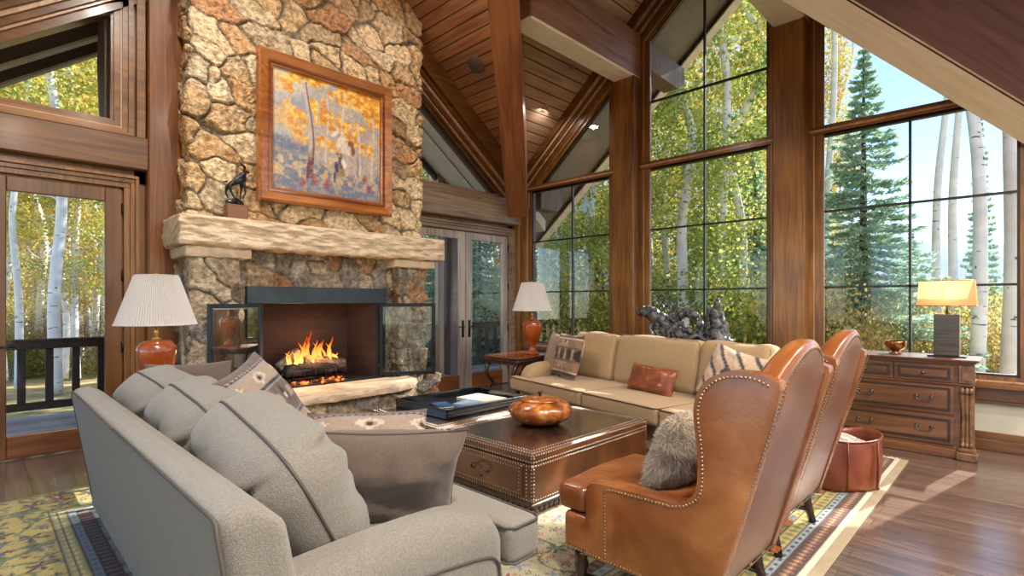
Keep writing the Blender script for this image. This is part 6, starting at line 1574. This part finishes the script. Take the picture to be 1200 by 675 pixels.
m_leaf = leafmat('aspen_leaves', .5); m_needle = leafmat('spruce_needles', .5)
def cards(p, size, rs_, cols, flat=0, asp=1.0):
    """random leaf quads at points p"""
    N = len(p); a = rs_.randn(N, 3); a /= np.linalg.norm(a, axis=1, keepdims=True); b = np.cross(a, rs_.randn(N, 3)); b /= np.linalg.norm(b, axis=1, keepdims=True)
    s = (size * (.6 + .8 * rs_.rand(N)))[:, None]; a = a * s * .5; b = b * s * .5 * asp
    v = np.stack([p - a, p + b, p + a, p - b], 1).reshape(-1, 3)
    return v, np.arange(N * 4).reshape(-1, 4), np.repeat(cols, 4, 0)
def aspen_parts(seed, h=13, z0=3.0, rad=2.2, N=9000, pal=((190, 196, 60), (150, 172, 56), (216, 190, 60), (122, 146, 56)), r0=.15, size=.10, full=False):
    rr = random.Random(seed); rs_ = np.random.RandomState(seed); bm = B()
    bend = [Vector((rr.uniform(-.12, .12) * k, rr.uniform(-.12, .12) * k, h * k / 6)) for k in range(7)]; P = catmull(bend, 5)
    tube(bm, P, [r0 * (1 - .72 * i / (len(P) - 1)) for i in range(len(P))], 12)
    def at_z(z):
        i = min(len(P) - 1, max(0, int(z / h * (len(P) - 1)))); return P[i]
    tips = []
    for k in range(26):
        z = z0 * .55 + (h - z0 * .55) * (k / 26) ** .9; p = at_z(z); a = rr.uniform(0, 6.28); L = rad * rr.uniform(.45, 1.0) * (1 - .45 * (z / h)) * (.5 if z < z0 else 1)
        q = p + Vector((math.cos(a) * L * .5, math.sin(a) * L * .5, L * .25)); e_ = p + Vector((math.cos(a + rr.uniform(-.3, .3)) * L, math.sin(a) * L, L * rr.uniform(.2, .6)))
        tube(bm, catmull([p, q, e_], 4), list(np.linspace(.028 * (1 - .5 * z / h), .006, 9)), 5)
        tips += [(q, z), (e_, z), ((q + e_) / 2, z)]
    T = np.array([tuple(t_[0]) for t_ in tips if t_[1] >= z0 * .9]); cl = T[rs_.randint(len(T), size=N)] + rs_.randn(N, 3) * [.34, .34, .32]
    pal_ = np.array([lin(c) for c in pal]); hz = vn(cl[:, 0] * 1.2 + seed, cl[:, 2] * 1.2, seed); k = np.clip((hz * len(pal) + rs_.rand(N) * 1.4 - .7), 0, len(pal) - 1).astype(int); cols = pal_[k] * (.75 + .5 * rs_.rand(N))[:, None]
    return bm, cards(cl, size, rs_, cols)
def mk_tree(nm, lab, loc, bm, crown, bark, leafm, group=None, rz=0, sc=1):
    t_ = thing(nm, lab, 'tree', loc, rz, group); t_.scale = (sc,) * 3 if not hasattr(sc, '__len__') else sc
    obj('trunk', bm, bark, t_)
    if crown: o = quads('crown', crown[0], crown[1], leafm, t_, crown[2], False); o['kind'] = 'stuff'
    return t_
YEL = ((216, 202, 96), (226, 212, 124), (196, 192, 98), (222, 188, 92)); GRN = ((188, 200, 112), (160, 182, 104), (212, 206, 116), (136, 162, 92)); MIX = ((210, 200, 104), (184, 194, 104), (228, 200, 110), (156, 174, 98))
# kinds
kA = mk_tree('aspen_tree', 'green and yellow aspen tree outside the central window', (0, 0, 0), *aspen_parts(1, 13, 2.4, 2.3, 15500, GRN, size=.078), m_aspenbark, m_leaf)
kB = mk_tree('aspen_tree', 'x', (0, 0, 0), *aspen_parts(2, 13, 4.2, 2.3, 14500, MIX, size=.085), m_aspenbark, m_leaf)
kC = mk_tree('aspen_tree', 'x', (0, 0, 0), *aspen_parts(3, 14, 2.0, 2.4, 15500, YEL, size=.085), m_aspenbark, m_leaf)
# tall bare-stemmed trunks (leaves only high up)
kD = mk_tree('aspen_tree', 'x', (0, 0, 0), *aspen_parts(4, 16, 8.5, 1.8, 5000, MIX), m_aspenbark, m_leaf)
def put(k, px, f, lab, grp=None, w=1.0, h=1.0, rz=None, z=None):
    x, y = at(px, f); gz = ground_z(x, y) if z is None else z
    o = dup(k, (x, y, gz), r.uniform(0, 6.3) if rz is None else rz, lab, grp, (w, w, h)); return o
used = []
kE = mk_tree('aspen_tree', 'slender aspen with a high thin crown beyond the lawn side', (*at(1560, 14), -1.1), *aspen_parts(7, 17, 13.5, 1.2, 1500, MIX, r0=.16), m_aspenbark, m_leaf)
# third window : white trunks
put(kE, 972, 15, 'slim white aspen trunk at the left edge of the third window', w=.75)
put(kE, 1101, 14.5, 'white aspen trunk, left one of the close pair in the third window', w=.75)
put(kE, 1115, 15.5, 'white aspen trunk, right one of the close pair in the third window', w=.85)
put(kE, 1142, 11.5, 'thick white aspen trunk just above the lit lamp', w=.95)
put(kE, 1179, 9.6, 'thickest white aspen trunk at the right edge of the third window', w=.95)
put(kD, 846, 13, 'white aspen trunk seen behind the upright driftwood stump', w=1.0)
put(kD, 782, 15, 'leaning grey white trunk at the left of the central window', w=.7)
put(kD, 655, 15, 'thick pale aspen trunk behind the far lamp shade', w=1.15)
put(kD, 693, 17, 'white aspen trunk at the right of the first window', w=1.0)
put(kD, 66, 14.5, 'thickest white aspen trunk seen through the glazed door', w=1.1)
put(kD, 22, 16, 'white aspen trunk at the left edge of the glazed door', w=.75)
put(kD, 44, 20, 'white aspen trunk left of the thickest one in the glazed door', w=.95)
put(kD, 90, 18, 'white aspen trunk right of the thickest one in the glazed door', w=.8)
put(kD, 112, 22, 'slim white aspen trunk at the right of the glazed door', w=.8)
# leafy aspens beyond windows
GA = 'leafy aspens beyond the windows'
put(kA, 800, 12.5, 'green and yellow leafy aspen filling the left of the central window', None, 1.0)
put(kA, 868, 13.5, 'green and yellow leafy aspen at the right of the central window', None, 1.0)
put(kA, 690, 14, 'green leafy aspen filling the first window', None, 1.0)
put(kB, 640, 18, 'yellow green aspen at the left of the first window', None, 1.1)
put(kB, 760, 19, 'yellow green aspen further back in the central window', None, 1.1)
put(kC, 900, 20, 'golden aspen behind the second timber post', None, 1.1)
put(kC, 575, 17, 'golden aspen seen through the right door leaf', None, 1.0, .9)
put(kC, 985, 19, 'golden topped aspen behind the blue spruce', None, .62, .98)
# background woods: several kinds, many copies
for i in range(30):
    px = -260 + i * 44 + r.uniform(-18, 18); f = r.uniform(24, 34)
    if px > 935: continue
    put([kB, kA, kC][i % 3] if px > 480 else [kC, kB, kC][i % 3], px, f, 'distant yellow green aspen in the woods behind', 'aspens in the distant woods', r.uniform(1.0, 1.4), r.uniform(.75, 1.0))
for i in range(16):
    px = -330 + i * 31 + r.uniform(-10, 10); put([kC, kB][i % 2], px, r.uniform(17, 22), 'yellow aspen in the stand beyond the deck railing', 'aspens beyond the deck railing', r.uniform(.7, 1.0), r.uniform(.8, .95))
for i in range(34):
    px = [-20, 8, 30, 52, 78, 96, 108, 122, 128, 505, 530, 556, 566, 578, 588, 636, 648, 664, 676, 702, 712, 770, 790, 812, 826, 858, 872, 890, 135, -60, -30, 600, 745, 920][i]
    put(kD, px, r.uniform(20, 30), 'slim white aspen trunk further back in the woods', 'slim aspen trunks further back', r.uniform(.55, .9), 1)
for o in (kB, kC, kD): pass
x_, y_ = at(-420, 26); kB.location = (x_, y_, -1.3); kB['label'] = 'yellow green aspen standing beyond the left end of the deck'
x_, y_ = at(-480, 22); kC.location = (x_, y_, -1.2); kC['label'] = 'golden aspen standing beyond the left end of the deck'
x_, y_ = at(725, 16); kD.location = (x_, y_, -1.1); kD['label'] = 'white aspen trunk hidden behind the first timber post'
x_, y_ = at(735, 13); kA.location = (x_, y_, -1.1); kA['label'] = 'green and yellow aspen between the first and central windows'

def spruce_parts(seed, h, rad, dens=1.0, size=.15, tint=((164, 198, 172), (186, 212, 194), (152, 186, 152), (204, 224, 208))):
    rr = random.Random(seed); rs_ = np.random.RandomState(seed); bm = B(); tube(bm, [(0, 0, 0), (0, 0, h * .5), (0, 0, h)], [.14 * h / 9, .08 * h / 9, .01], 10)
    pts = []; nl = int(h * 5.2)
    for k in range(nl):
        z = .5 + (h - .55) * k / nl; L0 = rad * (1 - z / h) ** 1.05 + .05
        for j in range(int(7 * dens) + (2 if z < h * .6 else 0)):
            a = rr.uniform(0, 6.283); L = L0 * rr.uniform(.65, 1.1); dr = -.28 * L; e_ = Vector((math.cos(a) * L, math.sin(a) * L, z + dr + .18 * L))
            m_ = Vector((math.cos(a) * L * .5, math.sin(a) * L * .5, z + dr * .65))
            if L > .5 and j % 3 == 0: tube(bm, [(0, 0, z), m_, e_], [.014, .009, .004], 4, caps=False)
            n = int(L * 105 * dens) + 14; t_ = rs_.rand(n) ** .75; p = np.outer(1 - t_, [0, 0, z]) + np.outer(t_, e_) + np.outer(t_ * (1 - t_) * 2, np.array(m_) - (np.array([0, 0, z]) + np.array(e_)) / 2)
            side = np.array([-math.sin(a), math.cos(a), 0]); w = (rs_.rand(n) - .5)[:, None] * (.34 * L * (1 - t_ * .6))[:, None] + 0
            p = p + side * w + rs_.randn(n, 3) * [.02, .02, .025] - np.abs(w) * [0, 0, .25]; pts.append(np.concatenate([p, np.tile([math.cos(a), math.sin(a)], (n, 1))], 1))
    A = np.concatenate(pts); p = A[:, :3]; N = len(p); d = np.stack([A[:, 3], A[:, 4], np.full(N, .12)], 1) + rs_.randn(N, 3) * .5; d /= np.linalg.norm(d, axis=1, keepdims=True); b = np.cross(d, rs_.randn(N, 3)); b /= np.linalg.norm(b, axis=1, keepdims=True)
    s = size * (.6 + .7 * rs_.rand(N))[:, None]; v_ = np.stack([p - d * s * .4, p + b * s * .14, p + d * s * .6, p - b * s * .14], 1).reshape(-1, 3)
    pal_ = np.array([lin(c) for c in tint]); cols = pal_[rs_.randint(len(pal_), size=N)] * (.7 + .55 * rs_.rand(N))[:, None]
    return bm, (v_, np.arange(N * 4).reshape(-1, 4), np.repeat(cols, 4, 0))
sp = mk_tree('spruce_tree', 'tall blue green spruce centred in the left of the third window', (*at(1012, 13.0), -1.1), *spruce_parts(5, 8.9, 2.55), m_sprucebark, m_needle)
for px, f, s, lab in ((562, 12.8, .62, 'blue green spruce outside the right leaf of the double doors'), (512, 13.5, .55, 'small spruce outside the left leaf of the double doors'), (885, 15, .8, 'dark spruce at the right edge of the central window'), (816, 17, .62, 'spruce low in the middle of the central window'), (1068, 17, .55, 'small spruce right of the tall blue green one'), (662, 17, .55, 'small spruce low in the first window'), (1150, 16, .95, 'narrow dark conifer between the two thickest white trunks')):
    x_, y_ = at(px, f); dup(sp, (x_, y_, -1.1), r.uniform(0, 6), lab, None, (s if px != 1150 else .32, s if px != 1150 else .32, s))
for i, (px, f) in enumerate(((700, 25), (770, 26), (850, 24), (920, 26), (1000, 28), (1085, 27), (1205, 26), (540, 24), (600, 26), (300, 30))):
    x_, y_ = at(px, f); dup(sp, (x_, y_, -1.4), i, 'dark spruce deep in the woods', 'spruces deep in the woods', (.95, .95, r.uniform(.65, .9) if px < 940 else .42))
# bushes
def bush_parts(seed, pal, N=9000, size=.052, rad=1.1):
    rs_ = np.random.RandomState(seed); c = rs_.randn(22, 3) * [rad * .42, rad * .42, .38] + [0, 0, .75]; p = c[rs_.randint(22, size=N)] + rs_.randn(N, 3) * .26; p[:, 2] = np.abs(p[:, 2])
    pal_ = np.array([lin(x) for x in pal]); cols = pal_[rs_.randint(len(pal_), size=N)] * (.7 + .6 * rs_.rand(N))[:, None]; bm = B()
    for q in c[:10]: tube(bm, [(0, 0, 0), tuple(q * .5), tuple(q)], [.02, .012, .005], 5)
    return bm, cards(p, size, rs_, cols)
bk = [tag(mk_tree('woodland_shrub', 'x', (0, 0, 0), *bush_parts(s, pal), m_sprucebark, m_leaf), None, 'shrub') for s, pal in ((1, ((226, 204, 130), (210, 180, 110), (190, 192, 116), (220, 196, 150))), (2, ((150, 164, 80), (190, 184, 80), (120, 140, 70), (206, 190, 110))), (3, ((196, 150, 110), (212, 176, 132), (160, 150, 104), (206, 194, 150))))]
labs = ['golden leaved shrub in the undergrowth', 'green yellow shrub in the undergrowth', 'russet shrub in the undergrowth']
for i in range(64):
    px = -240 + i * 23.5 + r.uniform(-9, 9); f = r.uniform(12.5, 20)
    if -250 < px < 600: f = r.uniform(19, 27)
    k = r.choice([0, 1, 2, 0]) if px > 900 else r.choice([0, 1, 1, 2]); x_, y_ = at(px, f); sc = r.uniform(.9, 1.5)
    dup(bk[k], (x_, y_, ground_z(x_, y_)), r.uniform(0, 6), labs[k], ['golden shrubs', 'green yellow shrubs', 'russet shrubs'][k] + ' in the undergrowth', (sc, sc, sc * r.uniform(.9, 1.35)))
for i, (px, f) in enumerate(((972, 11.8), (1000, 15.5), (1030, 11.6), (1052, 14), (1078, 12.2), (1100, 12.8), (1126, 14), (1152, 13), (1170, 12), (1192, 13.5), (1060, 17), (1120, 18), (1165, 17))):
    x_, y_ = at(px, f); sc = r.uniform(1.0, 1.25); k = [0, 2, 0, 1][i % 4]
    dup(bk[k], (x_, y_, ground_z(x_, y_)), r.uniform(0, 6), labs[k], ['golden shrubs', 'green yellow shrubs', 'russet shrubs'][k] + ' in the undergrowth', (sc * .8, sc * .8, sc * r.uniform(1.0, 1.5)))
for k, (px, f) in enumerate(((-300, 18), (-320, 20), (-340, 19))):
    bk[k].location = (*at(px, f), -1.2); bk[k]['label'] = labs[k]; bk[k]['group'] = ['golden shrubs', 'green yellow shrubs', 'russet shrubs'][k] + ' in the undergrowth'
# ground and hills
n = 90; g = np.linspace(-1, 1, n); U, V = np.meshgrid(g, g, indexing='ij'); X = 3 + U * 70; Y = 3 + V * 70; D = np.hypot(X - 3, Y - 3); Z = -1.0 - .02 * np.clip(D - 8, 0, 99) + (fbm(X * .3, Y * .3, 3, 3) - .45) * .5
m_ground = plain('forest_floor', srgb(186, 166, 112), .95, noise=.4, nscale=3, bump=.5)
struct(gridmesh('ground', np.stack([X, Y, Z], -1), n, n, m_ground), 'forest floor with dry grass and leaves outside', 'ground')
def hill(nm, lab, d0, hmax, mat, seed, a0=-75, a1=75):
    na, nr = 120, 10; co = []
    for i in range(na):
        a = R(a0 + (a1 - a0) * i / (na - 1)); base = hmax * (.55 + .45 * math.sin(i * .07 + seed)) * (.8 + .4 * float(vn(np.array([i * .15]), np.array([seed * 1.]), seed)[0]))
        for j in range(nr):
            t_ = j / (nr - 1); f = d0 * (1 + .5 * t_); dx = math.tan(a * .8) * f; p = FW * f + RT * dx; z = -3 + base * math.sin(t_ * PI / 2) + 3 * float(vn(np.array([i * .4]), np.array([j * .7]), 4)[0]); co.append((p.x, p.y, z))
    struct(gridmesh(nm, co, na, nr, mat), lab, 'mountain')
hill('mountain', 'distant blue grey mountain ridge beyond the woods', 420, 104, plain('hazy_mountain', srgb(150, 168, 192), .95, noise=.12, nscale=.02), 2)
hill('hillside', 'yellow green wooded hillside behind the trees', 70, 9, plain('wooded_hillside', srgb(150, 146, 84), .95, noise=.45, nscale=.6, bump=.6, bscale=2), 5)
# ================================================================== sky, sun, camera
w = bpy.data.worlds.new('World'); scene.world = w; w.use_nodes = True; nt = w.node_tree
bg = nt.nodes['Background']; sky = nt.nodes.new('ShaderNodeTexSky'); sky.sky_type = 'NISHITA'; sky.sun_disc = False
SUN_EL, SUN_AZ = 36, -12       # azimuth measured from +X toward +Y
sky.sun_elevation = R(SUN_EL); sky.sun_rotation = R(90 - SUN_AZ); sky.altitude = 2800; sky.air_density = 1.0; sky.dust_density = .25; sky.ozone_density = 2.5
nt.links.new(sky.outputs[0], bg.inputs['Color']); bg.inputs['Strength'].default_value = .34
sl = bpy.data.lights.new('sun', 'SUN'); sl.energy = 12; sl.angle = R(.6); sl.color = (1, .94, .84); so = bpy.data.objects.new('sun', sl); C.objects.link(so)
d = Vector((math.cos(R(SUN_AZ)) * math.cos(R(SUN_EL)), math.sin(R(SUN_AZ)) * math.cos(R(SUN_EL)), math.sin(R(SUN_EL)))); so.rotation_euler = d.to_track_quat('Z', 'Y').to_euler(); so.location = d * 30
fl_ = bpy.data.lights.new('fire_light', 'POINT'); fl_.energy = 18; fl_.color = (1, .5, .2); fl_.shadow_soft_size = .12; fo_ = bpy.data.objects.new('fire_light', fl_); C.objects.link(fo_); fo_.location = (2.8, 6.02, .80)
ll = bpy.data.lights.new('lamp_bulb', 'POINT'); ll.energy = 2.4; ll.color = (1, .72, .42); ll.shadow_soft_size = .04; lo = bpy.data.objects.new('lamp_bulb', ll); C.objects.link(lo); lo.location = (6.33, .535, 1.50)
cam = bpy.data.cameras.new('camera'); cam.lens = F / 1200 * 36; cam.sensor_width = 36; cam.shift_y = 15.5 / 1200; cam.clip_end = 2000
co_ = bpy.data.objects.new('camera', cam); C.objects.link(co_); co_.location = (0, 0, H); co_.rotation_euler = (R(90), 0, -math.atan2(.7145, .6997)); scene.camera = co_
vs = scene.view_settings; vs.view_transform = 'Standard'; vs.look = 'None'; vs.gamma = 1; vs.exposure = 0.0; vs.use_curve_mapping = False
cy = scene.cycles; cy.max_bounces = 8; cy.diffuse_bounces = 4; cy.glossy_bounces = 3; cy.transparent_max_bounces = 12; cy.transmission_bounces = 4; cy.use_denoising = True; cy.sample_clamp_indirect = 6; cy.caustics_reflective = False; cy.caustics_refractive = False
